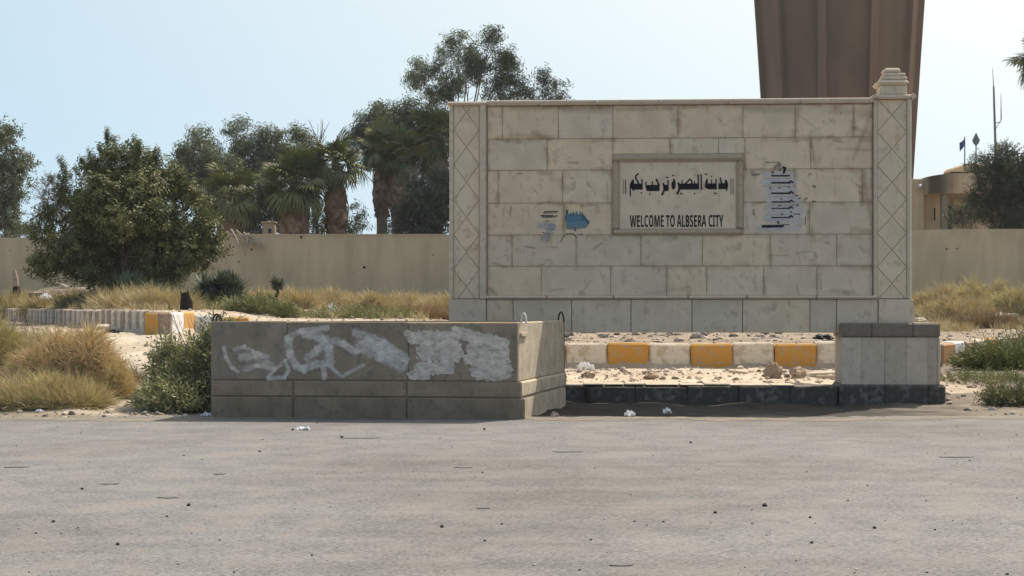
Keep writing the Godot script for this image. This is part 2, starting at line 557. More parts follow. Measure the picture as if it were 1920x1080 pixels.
func build_ground():
	var xs := [-900.0, -400.0, -200.0, -100.0, -60.0, -42.0, -32.0, -27.0, -24.0]
	var x := -22.0
	while x < 24.0:
		xs.append(x)
		x += 0.16
	xs.append_array([25.0, 27.0, 31.0, 38.0, 50.0, 75.0, 120.0, 250.0, 500.0, 900.0])
	var ds := [-80.0, -30.0, -8.0, 0.0, 6.0, 12.0, 15.0, 16.4, 16.9]
	var d := 17.1
	while d < 63.0:
		ds.append(d)
		d += 0.12 if d < 34.0 else 0.3
	ds.append_array([64.0, 66.0, 70.0, 78.0, 90.0, 120.0, 180.0, 300.0, 600.0, 1200.0, 2500.0])
	var m := MB.new()
	var tone := FastNoiseLite.new()
	tone.seed = 5
	tone.frequency = 0.35
	for dd in ds:
		for xx in xs:
			var y := gh(xx, dd) - (0.03 if dd < 17.0 else 0.0)
			var e := 0.08
			m.v.append(Vector3(xx, y, -dd))
			m.n.append(Vector3(gh(xx - e, dd) - gh(xx + e, dd), 2.0 * e, gh(xx, dd + e) - gh(xx, dd - e)).normalized())
			var pale := (1.0 - smooth(-3.5, -1.0, xx)) * (1.0 - smooth(30.0, 40.0, dd))
			var grit := Color(0.47, 0.455, 0.45)
			if dd < 20.5 and xx > -3.4: grit = Color(0.13, 0.137, 0.15).lerp(Color(0.47, 0.455, 0.45), clampf(smooth(4.2, 5.8, xx + 0.9 * bump.get_noise_2d(xx * 1.5, dd * 1.5)) + 1.0 - smooth(17.2, 17.8, dd + 0.3 * bump.get_noise_2d(xx * 2.0, dd * 2.0)), 0, 1))  # near-black tint deepens the sign's cast shadow on the ground before the plinth
			if dd > 20.6 and xx > -3.0 and xx < 6.5: grit = Color(1.05, 1.0, 0.96)
			if dd > 26.0: grit = Color(0.66, 0.61, 0.57)
			var t := 0.92 + 0.28 * tone.get_noise_2d(xx, dd)
			pale *= smooth(17.4, 18.6, dd + 0.8 * bump.get_noise_2d(xx * 1.2, dd))
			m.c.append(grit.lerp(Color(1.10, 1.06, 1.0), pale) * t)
	var w := xs.size()
	for j in ds.size() - 1:
		for i in w - 1:
			var a := j * w + i
			m.idx.append_array([a, a + w, a + 1, a + 1, a + w, a + w + 1])
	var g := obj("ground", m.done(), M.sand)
	tag(g, "pale sandy ground rising behind the road with stony patches", "ground", "", "structure")
	# loose stones and grit lying on it
	var forms := []
	var cols := []
	var st := stone_mesh(5, 0.35)
	for k in 5200:
		var dd := 17.3 + pow(rng.randf(), 1.6) * 40.0
		var xx := rf(-0.34, 0.35) * dd
		if dd < 20.5 and xx > -3.4 and xx < 5.4: continue
		var s := 0.006 + 0.035 * pow(rng.randf(), 7.0) + dd * 0.0003
		if rng.randf() < 0.03: s *= 1.8
		forms.append(Transform3D(Basis(unit(), rf(0, TAU)).scaled(Vector3(s, s * 0.7, s)), on(xx, dd, s * 0.25)))
		var b := rf(0.13, 0.5)
		cols.append(Color(b, b * 0.88, b * 0.74))
	var o := scatter("loose_stones", st, M.pebble, forms, cols)
	tag(o, "small loose stones and grit strewn over the sandy ground", "gravel", "", "stuff")
	# rubble between the plinth and the kerb and along the plinth's top edge
	forms = []
	cols = []
	for k in 900:
		var dd := rf(20.6, 25.6)
		var xx := rf(0.5, 5.9)
		var s := 0.008 + 0.045 * pow(rng.randf(), 6.0)
		forms.append(Transform3D(Basis(unit(), rf(0, TAU)).scaled(Vector3(s, s * 0.7, s)), on(xx, dd, s * 0.3)))
		var b := rf(0.15, 0.55)
		cols.append(Color(b, b * 0.88, b * 0.76))
	for k in 500:
		var dd := rf(26.3, 44.0)
		var xx := rf(0.4, 6.2)
		var s := 0.015 + 0.07 * pow(rng.randf(), 5.0)
		forms.append(Transform3D(Basis(unit(), rf(0, TAU)).scaled(Vector3(s * 1.4, s * 0.7, s)), on(xx, dd, s * 0.3)))
		var b := rf(0.10, 0.45)
		cols.append(Color(b, b * 0.86, b * 0.74))
	o = scatter("scattered_rubble", st, M.pebble, forms, cols)
	tag(o, "broken stone rubble lying under and behind the raised sign", "rubble", "", "stuff")

func build_road():
	var m := MB.new()
	var x := -20.0
	var edge := func(q): return 17.36 + 0.22 * bump.get_noise_1d(q * 0.5) + 0.13 * bump.get_noise_1d(q * 3.0) + 0.05 * bump.get_noise_1d(q * 12.0) + (0.12 if q > 3.8 else 0.0)
	var step := 0.05
	while x < 20.0:
		var a := Vector3(x, 0.012, -edge.call(x))
		var b := Vector3(x + step, 0.012, -edge.call(x + step))
		m.quad(a, b, Vector3(x + step, 0.012, 40), Vector3(x, 0.012, 40), Vector3.UP)
		m.quad(a, b, b + Vector3(0, -0.06, -0.05), a + Vector3(0, -0.06, -0.05), Vector3(0, 0.2, -1))
		x += step
	for s in [[-600.0, -20.0], [20.0, 600.0]]:
		m.quad(Vector3(s[0], 0.012, -17.3), Vector3(s[1], 0.012, -17.3), Vector3(s[1], 0.012, 40), Vector3(s[0], 0.012, 40), Vector3.UP)
	var r := obj("road", m.done(), M.road)
	tag(r, "dusty grey asphalt road with faint tyre streaks", "road", "", "structure")
	# thin dark tar and scrape marks lying on the asphalt
	for q in [[30, 879, 60, 5], [205, 911, 40, 3], [312, 937, 45, 4], [675, 824, 90, 3], [412, 892, 30, 5], [870, 880, 40, 3], [1165, 1065, 50, 6], [1790, 860, 70, 3], [1060, 850, 60, 3], [905, 957, 28, 4]]:
		var d: float = 1.25 * 2900.0 / (q[1] - 575.0)
		var hw: float = q[2] * d / 2900.0 * 0.5
		var hd: float = q[3] * d * d / (1.25 * 2900.0) * 0.32
		var tm := MB.new()
		var pl := PackedVector2Array()
		for k in 14:
			var a := TAU * k / 14.0
			pl.append(Vector2(cos(a) * hw * rf(0.7, 1.1), sin(a) * hd * rf(0.4, 1.2)))
		tm.prism(pl, 0.0, 0.002, Transform3D(Basis(Vector3(1, 0, 0), Vector3(0, 0, -1), Vector3(0, 1, 0)), Vector3.ZERO))
		obj("tar_mark", tm.done(), M.tar, r, Vector3((q[0] - 960.0) * d / 2900.0, 0.0145, -d))
	var vm := MB.new()
	var vx := -9.0
	var near_edge := func(q): return 16.85 + 0.40 * bump.get_noise_1d(q * 0.35 + 9.0) + 0.16 * bump.get_noise_1d(q * 1.7) + 0.07 * bump.get_noise_1d(q * 9.0) + (0.25 if q > -3.5 and q < 0.2 else 0.0)
	while vx < 9.0:
		var a0: float = near_edge.call(vx)
		var a1: float = near_edge.call(vx + 0.04)
		var b0 := maxf(a0 + 0.06, 17.9)
		vm.quad(Vector3(vx, 0.0145, -a0), Vector3(vx + 0.04, 0.0145, -a1), Vector3(vx + 0.04, 0.016, -a1 - 0.35), Vector3(vx, 0.016, -a0 - 0.35), Vector3.UP)
		vm.quad(Vector3(vx, 0.016, -a0 - 0.35), Vector3(vx + 0.04, 0.016, -a1 - 0.35), Vector3(vx + 0.04, -0.02, -17.9), Vector3(vx, -0.02, -17.9), Vector3.UP)
		vx += 0.04
	tag(obj("dusty_verge", vm.done(), M.verge), "thin dust and grit drifted over the road's far edge", "verge", "", "structure")
	var forms := []
	var cols := []
	for k in 700:
		var d := 7.0 + pow(rng.randf(), 1.4) * 10.3
		var s := 0.0025 + 0.006 * pow(rng.randf(), 6.0)
		forms.append(Transform3D(Basis(unit(), rf(0, TAU)).scaled(Vector3(s, s * 0.7, s)), Vector3(rf(-0.36, 0.36) * d, 0.012 + s * 0.4, -d)))
		var b := rf(0.02, 0.10) if rng.randf() < 0.6 else rf(0.3, 0.55)
		cols.append(Color(b, b * 0.93, b * 0.86))
	var o := scatter("road_grit", stone_mesh(6, 0.3), M.pebble, forms, cols)
	tag(o, "fine grit and tiny pebbles strewn over the asphalt", "gravel", "", "stuff")

func stone_mesh(seed_: int, rough: float) -> ArrayMesh:
	# a lumpy stone of radius 1
	var n := FastNoiseLite.new()
	n.seed = seed_
	n.frequency = 0.9
	var m := MB.new()
	var R := 5
	var C := 8
	var p := func(i, j):
		var t: float = PI * i / R
		var a: float = TAU * (j % C) / C
		var q := Vector3(sin(t) * cos(a), cos(t), sin(t) * sin(a))
		return q * (1.0 + rough * 1.6 * n.get_noise_3dv(q * 1.3))
	for i in R:
		for j in C:
			var a: Vector3 = p.call(i, j)
			var b: Vector3 = p.call(i, j + 1)
			var c: Vector3 = p.call(i + 1, j)
			var e: Vector3 = p.call(i + 1, j + 1)
			m.tri(a, b, e, a + b + e)
			m.tri(a, e, c, a + e + c)
	return m.done()

# ======================================================= the wall behind, the tower, the building
func build_back_wall():
	var w := thing("perimeter_wall", "long tan plastered perimeter wall behind the scrub, with small dark pockmarks", "wall", Vector3(0, 0.5, -62))
	var poly := PackedVector2Array([Vector2(-34, 0), Vector2(34, 0), Vector2(34, 3.92), Vector2(18, 3.86), Vector2(12, 3.74), Vector2(-2.5, 3.64), Vector2(-11.5, 3.62), Vector2(-12.0, 3.52), Vector2(-34, 3.5)])
	var m := MB.new()
	m.prism(poly, -0.3, 0.0)
	obj("wall", m.done(), M.plaster, w)
	# faint pilaster strips and a coping that stands a little proud
	var c := MB.new()
	c.box(Vector3(-11.4, 3.60, -0.33), Vector3(-2.6, 3.66, 0.03))
	obj("coping", c.done(), M.plaster, w)
	for h in [[683, 501, 0.075], [664, 512, 0.03], [472, 468, 0.06], [448, 491, 0.05], [565, 445, 0.07], [1775, 467, 0.05], [1795, 466, 0.04], [812, 478, 0.03], [740, 470, 0.025], [470, 452, 0.02], [20, 470, 0.03]]:
		var d := MB.new()
		var ps := PackedVector2Array()
		for k in 9:
			var a := TAU * k / 9
			ps.append(Vector2(cos(a) * 0.75 * h[2] * rf(0.7, 1.2), sin(a) * 0.75 * h[2] * rf(0.8, 1.4)))
		d.prism(ps, -0.02, 0.004)
		obj("pockmark", d.done(), M.hole, w, Vector3((h[0] - 960) * 62.0 / 2900.0, 1.25 - (h[1] - 575) * 62.0 / 2900.0 - 0.5, 0.0))

func build_tower():
	var D := 95.0
	var t := thing("water_tower", "tall brown fluted tower flaring upwards behind the sign wall", "tower", Vector3(20.081, 0.8, -95))
	var hs := [0.0, 4.0, 8.0, 12.0, 16.0, 20.0, 24.0, 28.0, 32.0]
	var N := 10
	var off := deg_to_rad(-59.5)
	var rad := func(h): return 3.90 + 0.054 * h + 0.00035 * h * h
	# concave panels between the ribs
	var shaft := MB.new()
	for k in N:
		var a0 := off + TAU * k / N
		var rings := []
		for h in hs:
			var ps := []
			for j in 9:
				var f := j / 8.0
				var a := a0 + TAU / N * f
				var r: float = rad.call(h) * (1.0 - 0.10 * pow(sin(PI * f), 0.7))
				ps.append(Vector3(sin(a) * r, h, cos(a) * r))
			rings.append([Vector3(0, h, 0), ps])
		shaft.ring_strip(rings, Color.WHITE, false)
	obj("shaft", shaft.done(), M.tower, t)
	for k in N:
		var a := off + TAU * k / N
		var m := MB.new()
		for q in hs.size() - 1:
			var y0: float = hs[q]
			var y1: float = hs[q + 1]
			var r0: float = rad.call(y0)
			var r1: float = rad.call(y1)
			var o := Vector3(sin(a), 0, cos(a))
			var s := Vector3(cos(a), 0, -sin(a))
			var w := 0.24
			var p := [o * (r0 - 0.4) - s * w, o * (r0 + 0.07) - s * w, o * (r0 + 0.07) + s * w, o * (r0 - 0.4) + s * w]
			var e := [o * (r1 - 0.4) - s * w, o * (r1 + 0.07) - s * w, o * (r1 + 0.07) + s * w, o * (r1 - 0.4) + s * w]
			for i in 3:
				m.quad(p[i] + Vector3(0, y0, 0), p[i + 1] + Vector3(0, y0, 0), e[i + 1] + Vector3(0, y1, 0), e[i] + Vector3(0, y1, 0), [-s, o, s][i])
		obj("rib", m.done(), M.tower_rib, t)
	var cap := MB.new()
	var rings := []
	for p in [[31.9, 6.0], [36.0, 9.5], [40.0, 11.0], [43.0, 10.0], [44.5, 4.0], [44.6, 0.1]]:
		var ps := []
		for j in 40: ps.append(Vector3(sin(TAU * j / 40) * p[1], p[0], cos(TAU * j / 40) * p[1]))
		rings.append([Vector3(0, p[0] - 2.0, 0), ps])
	cap.ring_strip(rings)
	obj("tank", cap.done(), M.tower, t)

func build_office():
	var D := 80.0
	var b := thing("tan_building", "low tan building with a rounded soot-stained roof edge behind the wall", "building", Vector3(23.172, 0.8, -80))
	var at := func(px: float, py: float) -> Vector2: return Vector2((px - 1800) * 80.0 / 2900.0, 1.25 - (py - 575) * 80.0 / 2900.0 - 0.8)
	var put := func(called: String, x0, y0, x1, y1, z0: float, z1: float, mt: Material, bv := 0.03):
		var p: Vector2 = at.call(x0, y1)
		var q: Vector2 = at.call(x1, y0)
		return obj(called, bev(Vector3(q.x - p.x, q.y - p.y, z1 - z0), bv), mt, b, Vector3((p.x + q.x) / 2, (p.y + q.y) / 2, (z0 + z1) / 2))
	put.call("wall", 1640, 336, 2010, 560, -7.0, -0.6, M.plaster_light)
	put.call("side_wall", 1640, 335, 1734, 600, -0.6, -0.1, M.plaster_light)
	# rounded roof edge band
	var m := MB.new()
	var r0 := []
	var r1 := []
	for k in 13:
		var a := PI / 2 * k / 12.0
		var p := Vector3(-1.35 + 0.85 * (1 - sin(a)) - 0.5, 0, 1.3 - 1.4 * (1 - cos(a)) * 0 - 1.3 * (1 - sin(a)))
		r0.append(p)
	var yb: float = at.call(1735, 365).y
	var prof := [[Vector2(-1.88, -0.4), 333.5], [Vector2(-1.84, 0.3), 333], [Vector2(-1.66, 0.75), 332], [Vector2(-1.35, 1.0), 330.5], [Vector2(-0.9, 1.12), 329], [Vector2(0.2, 1.16), 327.5], [Vector2(1.2, 1.16), 326.5], [Vector2(5.5, 1.16), 326]]
	for kk in (prof.size() - 1) * 5:
		var k := kk / 5
		var f0 := (kk % 5) / 5.0
		var p: Vector2 = (prof[k][0] as Vector2).lerp(prof[k + 1][0], f0)
		var q: Vector2 = (prof[k][0] as Vector2).lerp(prof[k + 1][0], f0 + 0.2)
		var y0: float = at.call(0, lerpf(prof[k][1], prof[k + 1][1], f0)).y
		var y1: float = at.call(0, lerpf(prof[k][1], prof[k + 1][1], f0 + 0.2)).y
		# a burnt patch at the band's rounded end
		var burnt := (1.0 - smooth(-1.45, -0.35, p.x)) * smooth(-1.95, -1.7, p.x)
		var soot := Color.WHITE.lerp(Color(0.13, 0.12, 0.12), burnt * 0.9)
		var out := Vector3(-(q.y - p.y), 0, q.x - p.x)
		m.quad(Vector3(p.x, yb, p.y), Vector3(q.x, yb, q.y), Vector3(q.x, y1, q.y), Vector3(p.x, y0, p.y), out, soot)
		m.quad(Vector3(p.x, y0, p.y), Vector3(q.x, y1, q.y), Vector3(q.x, y1, -0.6), Vector3(p.x, y0, -0.6), Vector3.UP)
		m.quad(Vector3(p.x, yb, p.y), Vector3(q.x, yb, q.y), Vector3(q.x, yb, -0.6), Vector3(p.x, yb, -0.6), Vector3.DOWN)
	obj("roof_edge", m.done(), soot_band(), b)
	put.call("roof_rim", 1772, 324.5, 1990, 326.5, -0.5, 1.13, M.plaster_grey)
	put.call("column", 1759, 365, 1770, 600, 0.3, 0.75, M.plaster_grey)
	put.call("door_opening", 1772, 385, 1789, 600, -0.62, -0.55, M.dark)
	put.call("wall_slot", 1757, 388, 1759.5, 413, -0.62, -0.55, M.dark)
	put.call("inner_wall", 1790, 372, 1990, 600, -0.6, -0.4, M.plaster_light)
	var up = put.call("stair_head", 1819, 303, 1990, 327, -5.0, -1.0, M.plaster_light, 0.12)
	up.set_meta("label", "pale block rising above the roof")
	var l := MB.new()
	var q0: Vector2 = at.call(1725, 349)
	l.tube([Vector3(q0.x, q0.y, -0.1), Vector3(q0.x, q0.y, 0.1), Vector3(q0.x, q0.y, 0.18)], [0.09, 0.1, 0.06], 10)
	obj("bulkhead_lamp", l.done(), M.plastic_white, b)
	# things on its roof and beside it
	var roof := 1.25 - (327 - 575) * 80.0 / 2900.0
	var f := thing("flagpole", "thin flagpole on the roof of the tan building", "flagpole", Vector3(23.710, 7.4, -81))
	var fm := MB.new()
	fm.tube([Vector3(0, 0, 0), Vector3(0, 2.75, 0)], [0.045, 0.03], 6)
	obj("pole", fm.done(), M.mast, f)
	var fl := MB.new()
	var strip := []
	for k in 6:
		var u := k / 5.0
		strip.append(Vector3(-0.27 * u - 0.02, 2.62 - 0.22 * u + 0.02 * sin(u * 9), 0.06 * sin(u * 7.0)))
	for k in 5:
		var a: Vector3 = strip[k]
		var c: Vector3 = strip[k + 1]
		var hh := Vector3(0.02, -0.48 + 0.14 * (1.0 - k / 5.0), 0)
		fl.quad(a, c, c + hh, a + hh, Vector3.BACK)
		fl.quad(a + Vector3(0, 0, -0.01), c + Vector3(0, 0, -0.01), c + hh + Vector3(0, 0, -0.01), a + hh + Vector3(0, 0, -0.01), Vector3.FORWARD)
	tag(obj("flag", fl.done(), M.flag, self, Vector3(23.710, 7.4, -81)), "small faded blue flag drooping from the roof flagpole", "flag")
	var lp := thing("roof_lamp_post", "roof lamp post with a dark teardrop head beside the flagpole", "lamp post", Vector3(24.303, 7.4, -81))
	var pm := MB.new()
	pm.tube([Vector3(0, 0, 0), Vector3(0, 2.4, 0)], [0.045, 0.035], 6)
	obj("pole", pm.done(), M.mast, lp)
	var hm := MB.new()
	hm.tube([Vector3(0, 2.3, 0), Vector3(0, 2.42, 0), Vector3(0, 2.58, 0), Vector3(0, 2.72, 0), Vector3(0, 2.95, 0)], [0.05, 0.15, 0.20, 0.12, 0.015], 10)
	obj("lamp_head", hm.done(), M.mast, lp)
	var mast := thing("radio_mast", "tall thin radio mast with a short side aerial behind the conifer", "mast", Vector3(26.301, 0.8, -84))
	var mm := MB.new()
	mm.tube([Vector3(0, 0, 0), Vector3(-0.02, 8.4, 0), Vector3(-0.12, 11.6, 0), Vector3(-0.14, 12.4, 0)], [0.09, 0.075, 0.06, 0.05], 6)
	mm.tube([Vector3(-0.14, 12.3, 0), Vector3(-0.2, 13.4, 0)], [0.03, 0.012], 5)
	obj("mast_tube", mm.done(), M.mast, mast)
	var sm := MB.new()
	sm.tube([Vector3(-0.08, 10.4, 0), Vector3(0.25, 10.5, 0), Vector3(0.27, 10.7, 0), Vector3(0.25, 12.0, 0)], [0.025, 0.025, 0.035, 0.012], 5)
	sm.tube([Vector3(-0.07, 10.05, 0), Vector3(0.22, 10.5, 0)], [0.018, 0.018], 5)
	obj("side_aerial", sm.done(), M.mast, mast)
	var sl := thing("street_lamp", "street lamp with one short arm above the conifer at the picture's edge", "street lamp", Vector3(24.844, 0.8, -76))
	var s1 := MB.new()
	s1.tube([Vector3(0, 0, 0), Vector3(0, 7.95, 0)], [0.08, 0.05], 6)
	s1.tube([Vector3(-0.05, 7.98, 0), Vector3(0.5, 8.0, 0)], [0.03, 0.03], 5)
	obj("pole", s1.done(), M.mast, sl)
	var s2 := MB.new()
	s2.tube([Vector3(-0.32, 7.98, 0), Vector3(-0.24, 8.0, 0), Vector3(-0.1, 8.0, 0), Vector3(0.08, 7.99, 0)], [0.03, 0.09, 0.10, 0.04], 8)
	obj("lamp_head", s2.done(), M.mast, sl)

func soot_band() -> StandardMaterial3D:
	var m: StandardMaterial3D = M.plaster_light.duplicate()
	m.vertex_color_use_as_albedo = true
	return m

# ======================================================= the sign
func sign_frame(o: Node3D):
	o.position = Vector3(2.192, 0, -20.05)
	o.rotation.y = deg_to_rad(-3.3)

func stone_piece(parent: Node3D, called: String, x0: float, y0: float, x1: float, y1: float, z0: float, z1: float, mt: Material, gap := 0.006, b := 0.006) -> MeshInstance3D:
	return obj(called, bev(Vector3(absf(x1 - x0) - gap, absf(y1 - y0) - gap, z1 - z0), b), mt, parent, Vector3((x0 + x1) / 2, (y0 + y1) / 2, (z0 + z1) / 2))

var stain_lines := []

func pick_stone(row: int) -> Material:
	var r := rng.randi() % 7
	if row < 3 and rng.randf() < 0.5: r = [2, 5, 4][rng.randi() % 3]
	if row > 3 and rng.randf() < 0.45: r = [1, 3, 6][rng.randi() % 3]
	return M["stone%d" % r]

func build_sign():
	var s := thing("welcome_sign_wall", "big pale stone slab sign wall with a framed welcome panel, raised on two pedestals", "sign")
	sign_frame(s)
	var yb := 0.911
	var yt := 3.912
	var core := MB.new()
	core.box(Vector3(-2.992, yb + 0.004, -0.27), Vector3(2.948, yt - 0.01, -0.014))
	obj("core", core.done(), M.joint, s)
	obj("back_face", bev(Vector3(2.928 - -2.971, yt - yb - 0.02, 0.03), 0.01), M.stone3, s, Vector3((2.928 + -2.971) / 2, (yt + yb) / 2, -0.287))
	# slabs: rows of [top, bottom, joints]
	var rows := [
		[3.863, 3.435, [-2.516, -2.321, -1.590, -0.883, -0.041, 0.796, 1.467, 2.209, 2.453]],
		[3.435, 3.027, [-2.516, -1.736, -0.883]],
		[3.435, 3.227, [-0.883, -0.138, 0.481, 0.824]],
		[3.435, 3.027, [0.824, 1.664, 2.453]],
		[3.027, 2.598, [-2.516, -2.377, -1.535, -0.890]],
		[3.027, 2.598, [0.796, 1.460, 2.324, 2.453]],
		[2.598, 2.183, [-2.516, -1.521, -0.890]],
		[2.598, 2.183, [0.796, 1.651, 2.453]],
		[2.183, 1.775, [-2.516, -2.195, -1.361, -0.517, 0.275, 1.145, 1.998, 2.453]],
		[1.775, 1.388, [-2.516, -1.812, -0.911, -0.186, 0.330, 1.063, 1.746, 2.453]],
		[3.227, 3.027, [0.793, 0.824]],
	]
	for k in rows.size() - 1:
		var row = rows[k]
		stain_lines.append([row[2][0], row[0], row[2][-1], row[0]])
		for q in row[2]: stain_lines.append([q, row[0], q, row[1]])
		for j in row[2].size() - 1:
			var z := rf(-0.003, 0.003)
			stone_piece(s, "stone_slab", row[2][j], row[1], row[2][j + 1], row[0], -0.03, z, pick_stone([0, 1, 1, 1, 2, 2, 3, 3, 4, 5][k]), 0.0055)
	# base band and its ledge
	var base := [-2.530, -2.181, -1.417, -0.648, 0.138, 0.790, 1.651, 1.991, 2.521]
	for j in base.size() - 1:
		stone_piece(s, "base_slab", base[j], 0.911, base[j + 1], 1.347, -0.05, 0.025 + rf(-0.002, 0.002), pick_stone(5), 0.008)
	stone_piece(s, "base_slab", -3.020, 1.029, -2.530, 1.347, -0.05, 0.055, M.stone6, 0.006)
	stone_piece(s, "base_slab", 2.521, 1.029, 2.971, 1.347, -0.05, 0.055, M.stone1, 0.006)
	var led := [-2.572, -1.743, -0.876, 0.089, 0.844, 1.732, 2.507]
	for j in led.size() - 1:
		stone_piece(s, "ledge", led[j], 1.347, led[j + 1], 1.395, -0.02, 0.07, M.trim, 0.004, 0.02)
	# cornice
	var cor := [-2.523, -1.847, -1.084, -0.255, 0.605, 1.528, 2.467]
	for j in cor.size() - 1:
		stone_piece(s, "cornice", cor[j], 3.870, cor[j + 1], 3.908, -0.3, 0.055, M.trim, 0.003, 0.012)
		var tb := MB.new()
		tb.tube([Vector3(cor[j] + 0.002, 3.912, 0.045), Vector3(cor[j + 1] - 0.002, 3.912, 0.045)], [0.024, 0.024], 10)
		tb.tube([Vector3(cor[j] + 0.002, 3.912, -0.28), Vector3(cor[j + 1] - 0.002, 3.912, -0.28)], [0.024, 0.024], 8)
		obj("cornice_bead", tb.done(), M.trim, s)
	stone_piece(s, "pillar_cap", -3.048, 3.874, -2.523, 3.922, -0.33, 0.10, M.trim, 0.003, 0.018)
	stone_piece(s, "pillar_cap", 2.487, 3.912, 2.934, 3.971, -0.33, 0.10, M.trim, 0.003, 0.018)
	# the curled ends of the right cap
	for c in [[2.955, 0.035], [2.467, 0.028]]:
		var cm := MB.new()
		cm.tube([Vector3(c[0], 3.946, -0.33), Vector3(c[0], 3.946, 0.10)], [c[1], c[1]], 12)
		obj("cap_curl", cm.done(), M.trim, s)
	# pillars: a diamond lattice of cut stone between two half-round mouldings
	for p in [[-3.013, -2.957, -2.621, -2.530, 3.877, 3.787, 1.354, 0.456], [2.460, 2.507, 2.880, 2.941, 3.912, 3.711, 1.354, 0.433]]:
		for side in [[p[0], p[1]], [p[2], p[3]]]:
			var r: float = (side[1] - side[0]) / 2.0
			var tb := MB.new()
			var xc: float = (side[0] + side[1]) / 2.0
			var zz := 0.03
			tb.tube([Vector3(xc, p[6], zz), Vector3(xc, (p[6] + p[4]) / 2 - 0.1, zz), Vector3(xc, p[4], zz)], [r, r, r], 12)
			obj("pillar_moulding", tb.done(), M.trim, s)
		var u0: float = p[1]
		var u1: float = p[2]
		var clip := PackedVector2Array([Vector2(u0, p[6]), Vector2(u1, p[6]), Vector2(u1, p[4]), Vector2(u0, p[4])])
		var cx := (u0 + u1) / 2.0
		var per: float = p[7]
		var tiles := []
		for k in range(-1, 8):
			var yc: float = p[5] - k * per
			var hh := per / 2.0
			tiles.append(PackedVector2Array([Vector2(cx, yc), Vector2(u0, yc + hh), Vector2(u0, yc - hh)]))
			tiles.append(PackedVector2Array([Vector2(cx, yc), Vector2(u1, yc + hh), Vector2(u1, yc - hh)]))
			tiles.append(PackedVector2Array([Vector2(cx, yc), Vector2(u1, yc - hh), Vector2(cx, yc - per), Vector2(u0, yc - hh)]))
		for t in tiles:
			for piece in Geometry2D.intersect_polygons(t, clip):
				for inner in Geometry2D.offset_polygon(piece, -0.004):
					var m := MB.new()
					m.prism(inner, -0.02, 0.028 + rf(-0.002, 0.002))
					obj("lattice_stone", m.done(), M["stone%d" % [0, 4, 2, 0, 1][rng.randi() % 5]], s)
		var bk := MB.new()
		bk.box(Vector3(u0 - 0.01, p[6], -0.02), Vector3(u1 + 0.01, p[4], 0.016))
		obj("lattice_bed", bk.done(), M.joint, s)
		var sd := MB.new()
		sd.box(Vector3(p[0] + 0.006, p[6], -0.30), Vector3(p[3] - 0.006, p[4], -0.021))
		obj("pillar_body", sd.done(), M.stone4, s)
	# finial on the right pillar
	stone_piece(s, "finial_block", 2.548, 3.971, 2.887, 4.098, -0.26, 0.05, M.stone1, 0.0, 0.012)
	stone_piece(s, "finial_moulding", 2.501, 4.092, 2.900, 4.154, -0.31, 0.10, M.trim, 0.0, 0.03)
	stone_piece(s, "finial_block", 2.562, 4.154, 2.887, 4.209, -0.27, 0.06, M.stone3, 0.0, 0.02)
	stone_piece(s, "finial_moulding", 2.589, 4.209, 2.867, 4.251, -0.25, 0.045, M.trim, 0.0, 0.012)
	stone_piece(s, "finial_block", 2.596, 4.251, 2.806, 4.320, -0.22, 0.03, M.stone6, 0.0, 0.025)
	# framed panel
	var px := [-0.890, -0.804, 0.718, 0.796]
	var py := [3.227, 3.137, 2.252, 2.176]
	stone_piece(s, "welcome_panel", px[1], py[2], px[2], py[1], -0.03, 0.006, M.stone0, 0.0, 0.003)
	for b in [["h", 0, 1], ["h", 2, 3], ["v", 0, 1], ["v", 2, 3]]:
		var outer := 0.05
		if b[0] == "h":
			stone_piece(s, "frame_bar", px[0], py[b[2]], px[3], py[b[1]], -0.03, outer, M.frame, 0.0, 0.03)
			var y: float = py[1] if b[1] == 0 else py[2]
			stone_piece(s, "frame_bead", px[1], y - 0.012, px[2], y + 0.012, -0.02, 0.028, M.frame, 0.0, 0.012)
		else:
			stone_piece(s, "frame_bar", px[b[1]], py[2], px[b[2]], py[1], -0.03, outer - 0.003, M.frame, 0.0, 0.03)
			var x: float = px[1] if b[1] == 0 else px[2]
			stone_piece(s, "frame_bead", x - 0.012, py[2] + 0.014, x + 0.012, py[1] - 0.014, -0.02, 0.027, M.frame, 0.0, 0.012)
	lettering(s)
	posters(s)

func thick_line(m: MB, pts: Array, w: float, z0: float, z1: float):
	var pl := PackedVector2Array()
	for p in pts: pl.append(p)
	for poly in Geometry2D.offset_polyline(pl, w / 2.0, Geometry2D.JOIN_ROUND, Geometry2D.END_BUTT):
		if not Geometry2D.is_polygon_clockwise(poly):
			m.prism(poly, z0, z1)

